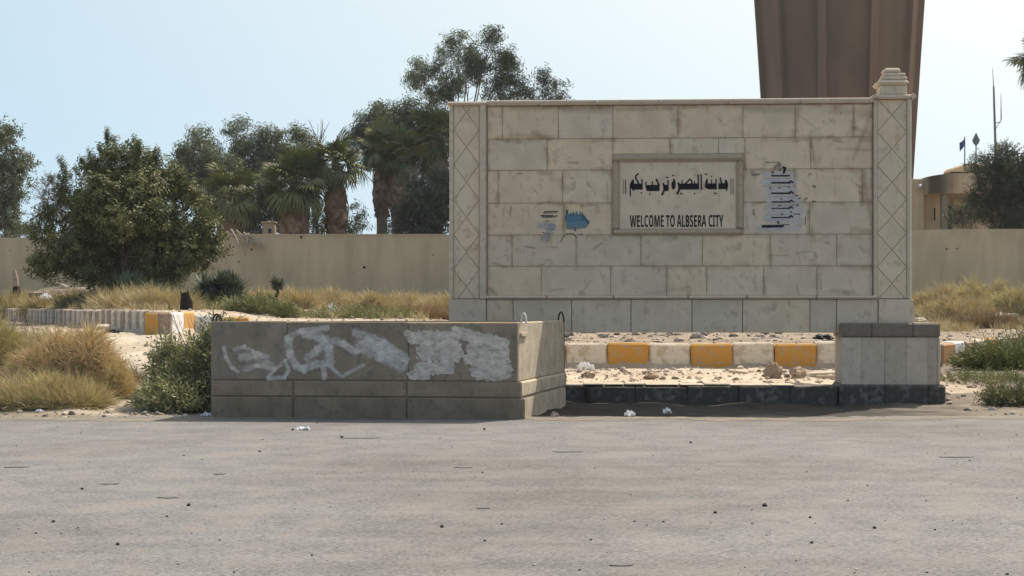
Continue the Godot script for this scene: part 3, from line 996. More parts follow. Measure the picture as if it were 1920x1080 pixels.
func lettering(s: Node3D):
	# the painted Arabic line, drawn in units of 1/1950 m from the panel's corner
	var k := 0.000512
	var o := Vector2(-0.807, 3.082)
	var z0 := 0.004
	var zk := [0.0]
	var P := func(a: Array) -> Array:
		var r := []
		for i in range(0, a.size(), 2): r.append(o + Vector2(a[i], -a[i + 1]) * k)
		return r
	var fill := func(m: MB, a: Array):
		zk[0] += 0.00015
		m.prism(PackedVector2Array(P.call(a)), z0, 0.0085 + zk[0])
	var line := func(m: MB, w: float, a: Array):
		zk[0] += 0.00015
		thick_line(m, P.call(a), w * k, z0, 0.0085 + zk[0])
	var dot := func(m: MB, x: float, y: float, w: float, h: float):
		fill.call(m, [x - w / 2, y, x, y - h / 2, x + w / 2, y, x, y + h / 2])
	# last word
	var m := MB.new()
	fill.call(m, [300, 468, 390, 460, 605, 460, 605, 610, 400, 610, 365, 648, 340, 600, 300, 560])
	fill.call(m, [280, 475, 330, 380, 370, 335, 385, 395, 400, 475])
	line.call(m, 30, [295, 460, 295, 780])
	line.call(m, 38, [505, 470, 480, 400, 432, 325, 432, 265, 500, 200])
	line.call(m, 34, [590, 350, 590, 520])
	dot.call(m, 574, 692, 46, 56)
	obj("arabic_lettering", m.done(), M.black, s)
	zk[0] = 0.0
	m = MB.new()
	fill.call(m, [680, 495, 1035, 490, 1030, 650, 715, 650, 690, 590])
	line.call(m, 28, [684, 405, 690, 540])
	line.call(m, 28, [850, 405, 850, 520])
	line.call(m, 42, [945, 340, 985, 420, 1022, 510])
	dot.call(m, 780, 725, 44, 56)
	fill.call(m, [1120, 500, 1150, 490, 1262, 490, 1262, 648, 1145, 650])
	line.call(m, 48, [1122, 450, 1150, 540, 1148, 640, 1090, 755])
	line.call(m, 30, [1248, 370, 1248, 520])
	dot.call(m, 1205, 302, 44, 44)
	dot.call(m, 1240, 302, 44, 44)
	obj("arabic_lettering", m.done(), M.black, s)
	zk[0] = 0.0
	m = MB.new()
	line.call(m, 44, [1392, 340, 1412, 420, 1418, 500, 1405, 560, 1380, 596, 1358, 550, 1352, 480, 1365, 430, 1395, 400])
	dot.call(m, 1362, 256, 40, 44)
	dot.call(m, 1394, 256, 40, 44)
	fill.call(m, [1510, 462, 2025, 460, 2025, 612, 1530, 615])
	line.call(m, 48, [1500, 430, 1530, 530, 1525, 630, 1470, 738])
	line.call(m, 26, [1602, 375, 1602, 480])
	line.call(m, 36, [1670, 480, 1755, 395, 1800, 352, 1838, 388, 1850, 480])
	line.call(m, 26, [1915, 395, 1915, 480])
	line.call(m, 36, [2008, 235, 2012, 600])
	line.call(m, 34, [2080, 235, 2088, 625])
	dot.call(m, 1562, 716, 40, 46)
	dot.call(m, 1596, 716, 40, 46)
	dot.call(m, 1915, 716, 42, 58)
	obj("arabic_lettering", m.done(), M.black, s)
	zk[0] = 0.0
	m = MB.new()
	fill.call(m, [2172, 500, 2230, 480, 2270, 460, 2472, 460, 2472, 612, 2260, 612, 2200, 575, 2172, 560])
	line.call(m, 30, [2192, 500, 2205, 440, 2226, 345, 2236, 420, 2230, 490])
	line.call(m, 26, [2345, 360, 2345, 480])
	line.call(m, 34, [2455, 345, 2458, 500])
	dot.call(m, 2188, 230, 42, 52)
	dot.call(m, 2222, 230, 42, 52)
	dot.call(m, 2342, 285, 38, 50)
	dot.call(m, 2418, 712, 42, 48)
	dot.call(m, 2450, 712, 42, 48)
	fill.call(m, [2512, 462, 2740, 460, 2725, 608, 2512, 608])
	line.call(m, 36, [2560, 310, 2575, 390, 2600, 480])
	line.call(m, 36, [2682, 480, 2700, 375, 2742, 480, 2735, 560, 2716, 645])
	obj("arabic_lettering", m.done(), M.black, s)
	m = MB.new()
	line.call(m, 18, [176, 350, 180, 720])
	line.call(m, 8, [125, 350, 125, 700])
	line.call(m, 12, [2825, 350, 2828, 740])
	line.call(m, 12, [2880, 350, 2883, 740])
	obj("lettering_bars", m.done(), M.black, s)
	# the English line
	var t := TextMesh.new()
	var f := SystemFont.new()
	f.font_names = PackedStringArray(["Droid Sans"])
	f.font_weight = 700
	t.font = f
	t.text = "WELCOME TO ALBSERA CITY"
	t.font_size = 64
	t.pixel_size = 0.005
	t.depth = 0.02
	t.curve_step = 1.0
	t.horizontal_alignment = HORIZONTAL_ALIGNMENT_CENTER
	var box := t.get_aabb()
	var w := 0.543 - -0.662
	var h := 2.439 - 2.280
	var e := obj("english_lettering", t, M.black, s)
	var sx: float = w / maxf(box.size.x, 0.001)
	var sy: float = h / maxf(box.size.y, 0.001)
	e.scale = Vector3(sx, sy, 0.3)
	var mid := box.get_center()
	e.position = Vector3((0.543 + -0.662) / 2 - mid.x * sx, (2.439 + 2.280) / 2 - mid.y * sy, 0.0065)

func stroke(im: Image, pts: Array, w: float, c: Color, soft := 0.35):
	# a soft brush stroke along points (pixels); alpha is kept at its largest
	var r := w / 2.0
	for k in pts.size() - 1:
		var a: Vector2 = pts[k]
		var b: Vector2 = pts[k + 1]
		var lo := Vector2(minf(a.x, b.x) - r - 1, minf(a.y, b.y) - r - 1)
		var hi := Vector2(maxf(a.x, b.x) + r + 1, maxf(a.y, b.y) + r + 1)
		for y in range(maxi(0, int(lo.y)), mini(im.get_height(), int(hi.y) + 1)):
			for x in range(maxi(0, int(lo.x)), mini(im.get_width(), int(hi.x) + 1)):
				var p := Vector2(x, y)
				var q := Geometry2D.get_closest_point_to_segment(p, a, b)
				var ragged := r * (1.0 + 0.28 * gapn.get_noise_2d(x * 0.045, y * 0.045))
				var al := c.a * (1.0 - smoothstep(ragged * (1.0 - soft), ragged, p.distance_to(q)))
				if al <= 0.003: continue
				var old := im.get_pixel(x, y)
				var mix := Color(c.r, c.g, c.b, 1.0)
				var oa := al + old.a * (1.0 - al)
				var rgb := (mix * al + Color(old.r, old.g, old.b, 1.0) * old.a * (1.0 - al)) / maxf(oa, 1e-4)
				im.set_pixel(x, y, Color(rgb.r, rgb.g, rgb.b, oa))

func decal_mat(im: Image) -> StandardMaterial3D:
	var m := StandardMaterial3D.new()
	m.resource_name = "flat_print"
	m.albedo_texture = ImageTexture.create_from_image(im)
	m.transparency = BaseMaterial3D.TRANSPARENCY_ALPHA
	m.roughness = 0.9
	m.texture_repeat = false
	return m

func sheet(w: float, h: float) -> ArrayMesh:
	var q := QuadMesh.new()
	q.size = Vector2(w, h)
	var am := ArrayMesh.new()
	am.add_surface_from_arrays(Mesh.PRIMITIVE_TRIANGLES, q.get_mesh_arrays())
	return am

func posters(s: Node3D):
	# what is left of a paper notice: pale blue paper with dark printed bars
	var S := 4.0
	var im := Image.create(130 * 4, 150 * 4, false, Image.FORMAT_RGBA8)
	im.fill(Color(0.7, 0.72, 0.75, 0))
	var z := func(a: Array) -> Array:
		var r := []
		for i in range(0, a.size(), 2): r.append(Vector2(a[i], a[i + 1]) * S / 7.2)
		return r
	var u := S / 7.2
	var paper := Color(0.80, 0.82, 0.86, 0.38)
	stroke(im, z.call([250, 230, 600, 230]), 90 * u, paper, 0.5)
	stroke(im, z.call([240, 330, 620, 330]), 130 * u, paper, 0.4)
	stroke(im, z.call([290, 450, 640, 450]), 130 * u, paper, 0.4)
	stroke(im, z.call([310, 570, 690, 580]), 140 * u, paper, 0.4)
	stroke(im, z.call([310, 700, 720, 720]), 140 * u, paper, 0.4)
	stroke(im, z.call([290, 820, 690, 840]), 150 * u, paper, 0.4)
	stroke(im, z.call([180, 960, 700, 960]), 110 * u, Color(0.78, 0.80, 0.84, 0.3), 0.5)
	var ink := Color(0.10, 0.10, 0.13, 0.95)
	stroke(im, z.call([490, 140, 520, 150, 500, 215]), 34 * u, ink)
	stroke(im, z.call([335, 200, 360, 215]), 26 * u, Color(0.2, 0.2, 0.24, 0.7))
	stroke(im, z.call([380, 140, 440, 100, 450, 170]), 60 * u, Color(0.5, 0.47, 0.42, 0.5), 0.6)
	stroke(im, z.call([340, 255, 575, 255]), 24 * u, ink)
	for b in [[348, 30, 0.85], [490, 28, 0.9], [606, 22, 0.95], [693, 20, 0.95], [816, 20, 0.9]]:
		var y: float = b[0]
		stroke(im, z.call([340, y, 585, y]), b[1] * u, Color(0.13, 0.13, 0.16, b[2]))
		stroke(im, z.call([570, y - 2, 600, y - 22, 622, y - 4]), 24 * u, ink)
	for d in [[318, 420], [440, 415], [565, 405], [470, 565], [440, 652], [475, 770], [600, 740], [690, 648], [680, 520], [712, 560], [700, 770], [425, 870], [425, 890]]:
		stroke(im, z.call([d[0] - 8, d[1], d[0] + 8, d[1] + 4]), 20 * u, Color(0.15, 0.15, 0.18, 0.85))
	for l in [[240, 295, 600], [220, 395, 640], [270, 540, 620], [290, 655, 650], [250, 780, 620], [250, 850, 560]]:
		stroke(im, z.call([l[0], l[1], l[2], l[1]]), 9 * u, Color(0.4, 0.42, 0.5, 0.4))
	stroke(im, z.call([630, 770, 700, 768]), 8 * u, ink)
	stroke(im, z.call([650, 640, 690, 645]), 8 * u, ink)
	stroke(im, z.call([220, 935, 480, 930]), 46 * u, Color(0.08, 0.10, 0.16, 0.9))
	stroke(im, z.call([480, 915, 570, 908]), 16 * u, Color(0.2, 0.22, 0.27, 0.7))
	stroke(im, z.call([830, 265, 850, 225, 880, 245]), 12 * u, Color(0.2, 0.19, 0.18, 0.6))
	stroke(im, z.call([790, 800, 792, 905]), 12 * u, Color(0.22, 0.22, 0.24, 0.7))
	stroke(im, z.call([780, 580, 810, 560]), 36 * u, Color(0.35, 0.33, 0.3, 0.5))
	stroke(im, z.call([895, 395, 925, 405]), 34 * u, Color(0.28, 0.27, 0.26, 0.6))
	stroke(im, z.call([890, 600, 920, 605]), 24 * u, Color(0.25, 0.24, 0.23, 0.6))
	stroke(im, z.call([75, 240, 160, 235]), 34 * u, Color(0.38, 0.36, 0.33, 0.5))
	stroke(im, z.call([250, 70, 440, 75]), 16 * u, Color(0.38, 0.36, 0.33, 0.5))
	stroke(im, z.call([90, 710, 95, 780]), 22 * u, Color(0.35, 0.33, 0.3, 0.5))
	var p := obj("paper_notice", sheet(1.732 - 0.844, 3.186 - 2.149), decal_mat(im), s, Vector3((0.844 + 1.732) / 2, (3.186 + 2.149) / 2, 0.0065))
	p.set_meta("label", "weathered paper notice with rows of dark printed bars")
	# the torn blue poster and the faint stamped text beside it
	im = Image.create(120 * 4, 80 * 4, false, Image.FORMAT_RGBA8)
	im.fill(Color(0.4, 0.5, 0.55, 0))
	var y2 := func(a: Array) -> Array:
		var r := []
		for i in range(0, a.size(), 2): r.append(Vector2(a[i], a[i + 1]) * 4.0 / 13.5)
		return r
	var k := 4.0 / 13.5
	var blue := Color(0.33, 0.49, 0.58, 0.85)
	stroke(im, y2.call([860, 330, 1200, 330]), 130 * k, blue, 0.2)
	stroke(im, y2.call([880, 430, 1290, 450]), 160 * k, blue, 0.2)
	stroke(im, y2.call([890, 550, 1330, 520]), 150 * k, Color(0.38, 0.53, 0.60, 0.8), 0.3)
	stroke(im, y2.call([880, 620, 1280, 600]), 110 * k, Color(0.42, 0.50, 0.54, 0.7), 0.5)
	stroke(im, y2.call([1250, 330, 1380, 490]), 90 * k, Color(0.27, 0.37, 0.44, 0.85), 0.2)
	stroke(im, y2.call([1100, 600, 1330, 600]), 70 * k, Color(0.45, 0.53, 0.55, 0.8), 0.5)
	stroke(im, y2.call([1030, 640, 1060, 690]), 70 * k, Color(0.33, 0.38, 0.48, 0.7), 0.5)
	for t in [[850, 200, 70], [1010, 230, 40], [1090, 220, 40], [1185, 225, 42], [1250, 240, 34], [940, 260, 40]]:
		stroke(im, y2.call([t[0], t[1], t[0] + 4, t[1] + 70]), t[2] * k, Color(0.22, 0.30, 0.37, 0.8), 0.4)
	stroke(im, y2.call([825, 340, 830, 400]), 40 * k, Color(0.17, 0.20, 0.28, 0.9), 0.3)
	var grey_ink := Color(0.19, 0.18, 0.18, 0.85)
	stroke(im, y2.call([270, 240, 300, 215, 480, 215, 620, 210]), 34 * k, grey_ink)
	stroke(im, y2.call([270, 255, 560, 245]), 18 * k, grey_ink)
	stroke(im, y2.call([205, 320, 500, 322]), 46 * k, Color(0.12, 0.12, 0.12, 0.9))
	stroke(im, y2.call([230, 360, 490, 355]), 20 * k, grey_ink)
	stroke(im, y2.call([530, 350, 590, 315]), 34 * k, grey_ink)
	stroke(im, y2.call([180, 560, 480, 600, 300, 900]), 260 * k, Color(0.62, 0.66, 0.73, 0.35), 0.6)
	for q in [[270, 450], [330, 460], [390, 440], [470, 450], [540, 450], [400, 560], [450, 560], [510, 550], [350, 640], [420, 650], [480, 660], [260, 740], [320, 760], [370, 770], [420, 760], [200, 850], [270, 850], [380, 860], [200, 920], [340, 940]]:
		stroke(im, y2.call([q[0] - 12, q[1], q[0] + 14, q[1] + 6]), 26 * k, Color(0.25, 0.29, 0.36, 0.75), 0.5)
	stroke(im, y2.call([700, 980, 740, 880, 800, 815]), 30 * k, Color(0.36, 0.33, 0.29, 0.6))
	stroke(im, y2.call([850, 780, 1010, 775, 1090, 870]), 36 * k, Color(0.34, 0.31, 0.25, 0.6))
	stroke(im, y2.call([1140, 810, 1240, 790]), 40 * k, Color(0.36, 0.34, 0.31, 0.55))
	p = obj("torn_poster", sheet(-1.084 - -1.917, 2.598 - 2.045), decal_mat(im), s, Vector3((-1.917 + -1.084) / 2, (2.598 + 2.045) / 2, 0.0068))
	p.set_meta("label", "torn blue poster remnant and faded stamped text")
	# scuffs, dark smears and damp marks over the whole face
	im = Image.create(1442, 720, false, Image.FORMAT_RGBA8)
	im.fill(Color(0.3, 0.27, 0.22, 0))
	var w := func(a: Array) -> Array:
		var r := []
		for i in range(0, a.size(), 2): r.append(Vector2(a[i] - 915, a[i + 1] - 195) * 2.0)
		return r
	var brown := Color(0.45, 0.36, 0.26, 0.6)
	var dark := Color(0.26, 0.245, 0.22, 0.75)
	for a in [[960, 200, 1140, 198, 14], [1060, 203, 1145, 208, 16], [960, 250, 1040, 256, 12], [1000, 246, 1030, 258, 14], [1160, 205, 1260, 203, 10], [1400, 205, 1500, 208, 16], [1560, 210, 1630, 212, 20], [1600, 300, 1632, 220, 10], [1520, 262, 1530, 310, 6], [1570, 280, 1632, 284, 8], [1600, 430, 1634, 436, 16], [1580, 498, 1632, 504, 14], [1600, 240, 1634, 255, 12], [1620, 330, 1634, 420, 10]]:
		stroke(im, w.call([a[0], a[1], a[2], a[3]]), a[4] * 2.6, Color(0.58, 0.45, 0.32, 0.17), 1.0)
	for a in [[1066, 303, 1086, 304, 5, 0.8], [970, 325, 979, 324, 5, 0.8], [1071, 332, 1075, 334, 6, 0.7], [1003, 355, 1010, 362, 5, 0.6], [1105, 345, 1113, 355, 4, 0.6], [1117, 355, 1118, 366, 4, 0.6], [1108, 383, 1124, 384, 5, 0.6], [1056, 325, 1056, 345, 4, 0.6], [958, 386, 957, 404, 5, 0.8], [942, 390, 945, 405, 4, 0.6], [990, 392, 995, 407, 4, 0.5], [950, 450, 958, 452, 6, 0.7], [985, 461, 1003, 464, 6, 0.8], [1027, 461, 1046, 464, 4, 0.7], [1115, 466, 1130, 455, 7, 0.6], [1014, 496, 1022, 494, 5, 0.7], [925, 492, 950, 500, 6, 0.6], [1127, 507, 1131, 520, 4, 0.5], [1088, 552, 1112, 525, 6, 0.4], [1030, 545, 1060, 541, 5, 0.5], [918, 540, 930, 552, 8, 0.7], [1290, 528, 1292, 553, 8, 0.35], [1296, 535, 1297, 552, 6, 0.4], [1418, 515, 1419, 545, 4, 0.5], [1435, 520, 1438, 550, 5, 0.5], [1495, 535, 1500, 552, 6, 0.4], [1531, 515, 1532, 545, 3, 0.6], [1540, 525, 1541, 542, 5, 0.6], [1549, 455, 1556, 457, 8, 0.6], [1528, 475, 1531, 482, 9, 0.6], [1445, 479, 1480, 479, 4, 0.45], [1498, 474, 1520, 472, 5, 0.45], [1500, 480, 1501, 495, 4, 0.4], [1612, 462, 1619, 472, 8, 0.5], [1464, 452, 1470, 456, 5, 0.6], [1534, 451, 1552, 443, 5, 0.4], [1562, 265, 1580, 268, 6, 0.6], [1556, 270, 1562, 274, 4, 0.5], [1500, 218, 1535, 245, 4, 0.5], [1576, 213, 1577, 216, 5, 0.7], [1560, 545, 1600, 548, 16, 0.4], [1400, 400, 1404, 430, 5, 0.35], [1400, 325, 1432, 327, 6, 0.35], [1410, 318, 1412, 322, 6, 0.5], [1604, 345, 1610, 350, 6, 0.5], [1140, 340, 1142, 380, 4, 0.5], [1220, 550, 1290, 540, 8, 0.3]]:
		stroke(im, w.call([a[0], a[1], a[2], a[3]]), a[4] * 2.2, Color(dark.r, dark.g, dark.b, a[5] * 0.38), 1.0)
	for j in stain_lines:
		var a := Vector2((j[0] - -2.509) / (2.453 - -2.509) * 1442.0, (3.877 - j[1]) / (3.877 - 1.388) * 720.0)
		var b := Vector2((j[2] - -2.509) / (2.453 - -2.509) * 1442.0, (3.877 - j[3]) / (3.877 - 1.388) * 720.0)
		var cuts := int(a.distance_to(b) / 40.0) + 1
		for q in cuts:
			if rng.randf() < 0.30: continue
			var p0 := a.lerp(b, float(q) / cuts) + Vector2(rf(-6, 6), rf(-6, 10))
			var p1 := a.lerp(b, float(q + 1) / cuts) + Vector2(rf(-6, 6), rf(-6, 10))
			stroke(im, [p0, p1], rf(14, 44), Color(0.60, 0.47, 0.33, rf(0.05, 0.26) * (1.0 if a.y < 380.0 else 0.6)), 1.0)
	for i in 70:
		var x := rf(920, 1630)
		var y := rf(200, 550)
		if x > 1140 and x < 1400 and y > 280 and y < 446: continue
		stroke(im, w.call([x, y, x + rf(-5, 5), y + rf(-3, 6)]), rf(3, 8), Color(dark.r, dark.g, dark.b, rf(0.06, 0.2)), 1.0)
	obj("scuff_marks", sheet(2.453 - -2.509, 3.877 - 1.388), decal_mat(im), s, Vector3((-2.509 + 2.453) / 2, (3.877 + 1.388) / 2, 0.0048))

func build_pedestals():
	# two pedestals carry the sign; the left one stands behind the concrete block
	for side in [0, 1]:
		var p := thing("sign_pedestal", ["stone pedestal under the sign's far end, hidden behind the concrete block", "stone pedestal with dark cap and black base under the lattice pillar with the finial"][side], "pedestal", Vector3.ZERO, "pedestals under the sign")
		sign_frame(p)
		var e := [2.037, 2.287, 2.576, 2.845, 3.120, 3.234, 3.281]
		if side == 0:
			var sh: float = -2.733 - 2.677
			for k in e.size(): e[k] += sh
		var zf := 0.17
		var zb := -0.46
		var top := 1.030
		var capb := 0.859
		var baset := 0.255
		var m := MB.new()
		m.box(Vector3(e[0] + 0.03, 0.0, zb + 0.03), Vector3(e[6] - 0.03, capb, zf - 0.03))
		obj("core", m.done(), M.joint, p)
		for k in 5:
			stone_piece(p, "facing_slab", e[k], baset, e[k + 1], capb, zf - 0.05, zf + rf(-0.004, 0.004), M["pedestal%d" % [3, 0, 2, 0, 1][k]], 0.002, 0.003)
		stone_piece(p, "corner_slab", e[5], baset, e[6], capb, zb, zf - 0.015, M.pedestal0, 0.004, 0.012)
		stone_piece(p, "side_slab", e[0], baset, e[0] + 0.05, capb, zb, zf - 0.052, M.pedestal2, 0.004, 0.01)
		var cj := [e[0] - 0.012, e[1] + 0.12, e[3] + 0.08, e[6] - 0.008]
		for k in 3:
			stone_piece(p, "cap_slab", cj[k], capb + 0.002, cj[k + 1], top + 0.012, zb - 0.02, zf + 0.03 - 0.002 * k, M.cap_stone, -0.004, 0.02)
		var bj := [e[0] - 0.03, e[2], e[4], e[6] + 0.06]
		for k in 3:
			stone_piece(p, "base_block", bj[k], -0.08, bj[k + 1], baset, zb - 0.04, zf + 0.035 - 0.003 * k, M.soot_stone, -0.004, 0.03)
	var w := thing("plinth_wall", "low black-painted block plinth between the two pedestals under the sign", "plinth")
	sign_frame(w)
	var j := [-2.054, -1.241, -0.595, 0.075, 0.729, 1.381, 1.997]
	for k in 6:
		stone_piece(w, "plinth_block", j[k], -0.08, j[k + 1], 0.228 + rf(-0.015, 0.012), -0.42, 0.12 + rf(-0.02, 0.015), M.soot_stone, 0.002, 0.012)
	var x: float = j[0]
	while x < j[6] - 0.2:
		var l := rf(0.25, 0.6)
		l = minf(l, j[6] - 0.01 - x)
		if rng.randf() < 0.85:
			stone_piece(w, "coping_stone", x, 0.228, x + l, 0.228 + rf(0.02, 0.035), -0.40, 0.10 + rf(-0.05, 0.03), M.rubble_white, 0.012, 0.01)
		x += l
	# a lump of dark conduit standing at its near end
	var h := MB.new()
	h.tube([Vector3(-1.180, 0.02, 0.2), Vector3(-1.180, 0.12, 0.2), Vector3(-1.200, 0.2, 0.18)], [0.06, 0.055, 0.03], 8)
	tag(obj("pipe_stub", h.done(), M.steel, self, Vector3.ZERO), "short dark pipe stub standing by the black plinth", "pipe")
	var ps := get_node("pipe_stub")
	sign_frame(ps)

func build_barrier():
	var A := Vector2(-3.380, -17.35)
	var B := Vector2(0.070, -17.0)
	var C := Vector2(0.66, -19.5)
	var E := Vector2(-3.2, -18.9)
	var b := thing("concrete_block", "long grey-brown concrete barrier block smeared with white paint at the road edge", "barrier", Vector3((A.x + B.x) / 2, 0, -17.2))
	var top := 1.08
	var m := MB.new()
	var poly := PackedVector2Array()
	var cen := (A + B + C + E) / 4.0
	for q in [A, B, C, E]:
		var v2: Vector2 = q + (cen - q).normalized() * 0.035
		poly.append(Vector2(v2.x - b.position.x, -(v2.y + 17.2)))
	m.prism(poly, 0.0, top - 0.012, Transform3D(Basis(Vector3(1, 0, 0), Vector3(0, 0, -1), Vector3(0, 1, 0)), Vector3.ZERO))
	obj("core", m.done(), M.concrete_low0, b)
	var at := func(f: float) -> Vector2: return A.lerp(B, f)
	var y1 := 0.425
	var y2 := 0.245
	var cuts := [0.0, 0.252, 0.647, 1.0]
	for k in 3:
		slab(b, "front_panel", at.call(cuts[k] + 0.001), at.call(cuts[k + 1] - 0.001), y1 + 0.006, top + [0.006, 0.0, -0.006][k], 0.05, 0.0, M["concrete%d" % k], 0.01)
	cuts = [0.0, 0.272, 0.642, 1.0]
	for k in 3:
		var last := 0.012 if k == 2 else 0.0
		slab(b, "lower_panel", at.call(cuts[k] + 0.001), at.call(cuts[k + 1] - 0.001 + last), y2 + 0.005, y1 - 0.004, 0.06, 0.006, M.concrete_low0, 0.012)
		slab(b, "footing_panel", at.call(cuts[k] + 0.001), at.call(cuts[k + 1] - 0.001 + last * 1.8), -0.03, y2 - 0.004, 0.07, 0.012, M.concrete_low1, 0.012)
	# the end that turns away from the road, with a lower ledge that juts out
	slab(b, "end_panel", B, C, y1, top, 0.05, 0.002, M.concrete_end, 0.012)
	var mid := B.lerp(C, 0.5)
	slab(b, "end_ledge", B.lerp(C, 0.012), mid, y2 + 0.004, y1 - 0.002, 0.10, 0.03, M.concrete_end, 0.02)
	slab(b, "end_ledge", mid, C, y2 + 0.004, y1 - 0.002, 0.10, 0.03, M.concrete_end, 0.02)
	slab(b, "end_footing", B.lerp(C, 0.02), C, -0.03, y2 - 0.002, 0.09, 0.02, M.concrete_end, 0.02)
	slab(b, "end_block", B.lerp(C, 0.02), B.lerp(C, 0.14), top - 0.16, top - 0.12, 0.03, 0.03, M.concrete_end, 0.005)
	slab(b, "back_panel", C, E, 0.0, top - 0.005, 0.05, 0.0, M.concrete1, 0.02)
	slab(b, "side_panel", E, A, 0.0, top - 0.005, 0.05, 0.0, M.concrete1, 0.02)
	# steel lifting loops on top
	for q in [[-3.330, -17.42, 0.0, M.steel, 1.0], [-3.319, -17.5, 0.5, M.steel, 0.9], [0.13, -17.1, 0.9, M.steel_pale, 1.1], [0.609, -19.2, 0.7, M.steel, 1.15]]:
		var l := MB.new()
		var pts := []
		var rr := []
		for k in 11:
			var a := PI * k / 10.0
			var w: float = 0.045
			pts.append(Vector3(cos(a) * w * cos(q[2]), -0.02 + sin(a) * 0.105 * q[4], cos(a) * w * sin(q[2]) - 0.03 * sin(a)))
			rr.append(0.0115)
		l.tube(pts, rr, 7)
		obj("lifting_loop", l.done(), q[3], b, Vector3(q[0] - b.position.x, top, q[1] - b.position.z))
	# white paint smeared over old writing
	var im := Image.create(1140, 250, false, Image.FORMAT_RGBA8)
	im.fill(Color(0.8, 0.82, 0.86, 0))
	var w := func(a: Array) -> Array:
		var r := []
		for i in range(0, a.size(), 2): r.append(Vector2(a[i] - 400, a[i + 1] - 600) * 2.0)
		return r
	var pale := Color(0.82, 0.78, 0.72, 0.66)
	var blue := Color(0.81, 0.78, 0.74, 0.70)
	for st in [[9, 420, 651, 424, 670, 436, 690, 447, 697], [10, 441, 655, 460, 651, 476, 660, 506, 670], [17, 455, 670, 484, 668, 510, 686], [11, 460, 693, 484, 685, 510, 691], [8, 503, 708, 517, 694, 537, 676], [9, 537, 676, 543, 694, 536, 708, 506, 710],
			[12, 540, 634, 565, 621, 617, 614], [17, 543, 638, 545, 664, 558, 686, 573, 692, 598, 681], [20, 575, 626, 602, 631, 619, 651, 621, 682], [16, 579, 671, 597, 657, 615, 636], [12, 608, 680, 611, 708],
			[15, 628, 638, 647, 644, 669, 660], [18, 670, 624, 720, 641, 764, 672], [28, 680, 650, 720, 665, 755, 683], [22, 690, 640, 740, 665], [8, 626, 691, 643, 706, 684, 684]]:
		var pts: Array = st.slice(1)
		stroke(im, w.call(pts), st[0] * 2.6, blue if st[1] > 535 else pale, 0.6)
	for st in [[13, 768, 626, 777, 638], [24, 788, 632, 850, 634], [36, 804, 658, 850, 658], [22, 792, 690, 842, 688], [15, 775, 703, 800, 702], [20, 858, 622, 900, 634, 944, 644], [22, 888, 654, 943, 654], [34, 902, 692, 942, 692], [18, 880, 671, 944, 668], [20, 845, 640, 858, 622]]:
		stroke(im, w.call(st.slice(1)), st[0] * 2.5, Color(0.80, 0.76, 0.70, 0.88), 0.10)
	for q in [[555, 650, 562, 672], [640, 660, 655, 680], [866, 640, 868, 658], [872, 680, 868, 700]]:
		pass
	for y in 250:
		for x in 1140:
			var c := im.get_pixel(x, y)
			if c.a > 0.01:
				var n := gapn.get_noise_2d(x * 0.02, y * 0.03) * 0.6 + gapn.get_noise_2d(x * 0.05 + 40.0, y * 0.09) * 0.4
				c.a *= clampf(1.1 + 0.5 * n, 0.6, 1.0)
				c = Color(c.r * (0.95 + 0.2 * n), c.g * (0.95 + 0.2 * n), c.b * (0.97 + 0.2 * n), c.a)
				im.set_pixel(x, y, c)
	var f0 := at.call((400.0 - 395.0) / 577.0) as Vector2
	var f1 := at.call((970.0 - 395.0) / 577.0) as Vector2
	var mid2 := (f0 + f1) / 2.0
	var nn := Vector2(-(B - A).y, (B - A).x).normalized()
	var ht := 125.0 / 168.5
	var yc := 1.25 - (662.5 - 575.0) / 168.5
	var pp := mid2 + nn * 0.0035
	var pt := obj("white_paint", sheet((f1 - f0).length(), ht), decal_mat(im), b, Vector3(pp.x - b.position.x, yc, pp.y - b.position.z))
	pt.rotation.y = -atan2((B - A).y, (B - A).x)
	pt.set_meta("label", "patches of whitish paint covering old graffiti")

# ======================================================= kerbs
func kerb(called: String, label: String, line: Array, stone_len: Array, base_down: float, mats: Array, first: int):
	var k := thing(called, label, "kerb")
	k.position = Vector3(line[0].x, gh(line[0].x, -line[0].y - 0.4), line[0].y)
	var n := first
	for s in line.size() - 1:
		var a: Vector2 = line[s]
		var b: Vector2 = line[s + 1]
		var total := a.distance_to(b)
		var L: float = stone_len[s]
		var cnt := maxi(1, int(round(total / L)))
		for i in cnt:
			var p := a.lerp(b, float(i) / cnt)
			var q := a.lerp(b, float(i + 1) / cnt)
			var mid := (p + q) / 2.0
			var inward := Vector2((q - p).y, -(q - p).x).normalized()
			var back := mid + inward * 0.45
			var topy := gh(back.x, -back.y) + 0.0 + rf(-0.012, 0.012)
			var y0 := low(mid.x, -mid.y) - 0.12
			topy = high(mid.x, -mid.y) + 0.03 + rf(-0.022, 0.015)
			var e := (q - p).normalized() * 0.006
			var o := slab(k, "kerb_stone", p + e, q - e, y0, topy, 0.26, rf(-0.015, 0.03), mats[n % mats.size()], 0.03)
			o.rotation.z = rf(-0.014, 0.014)
			o.rotation.y += rf(-0.02, 0.02)
			n += 1

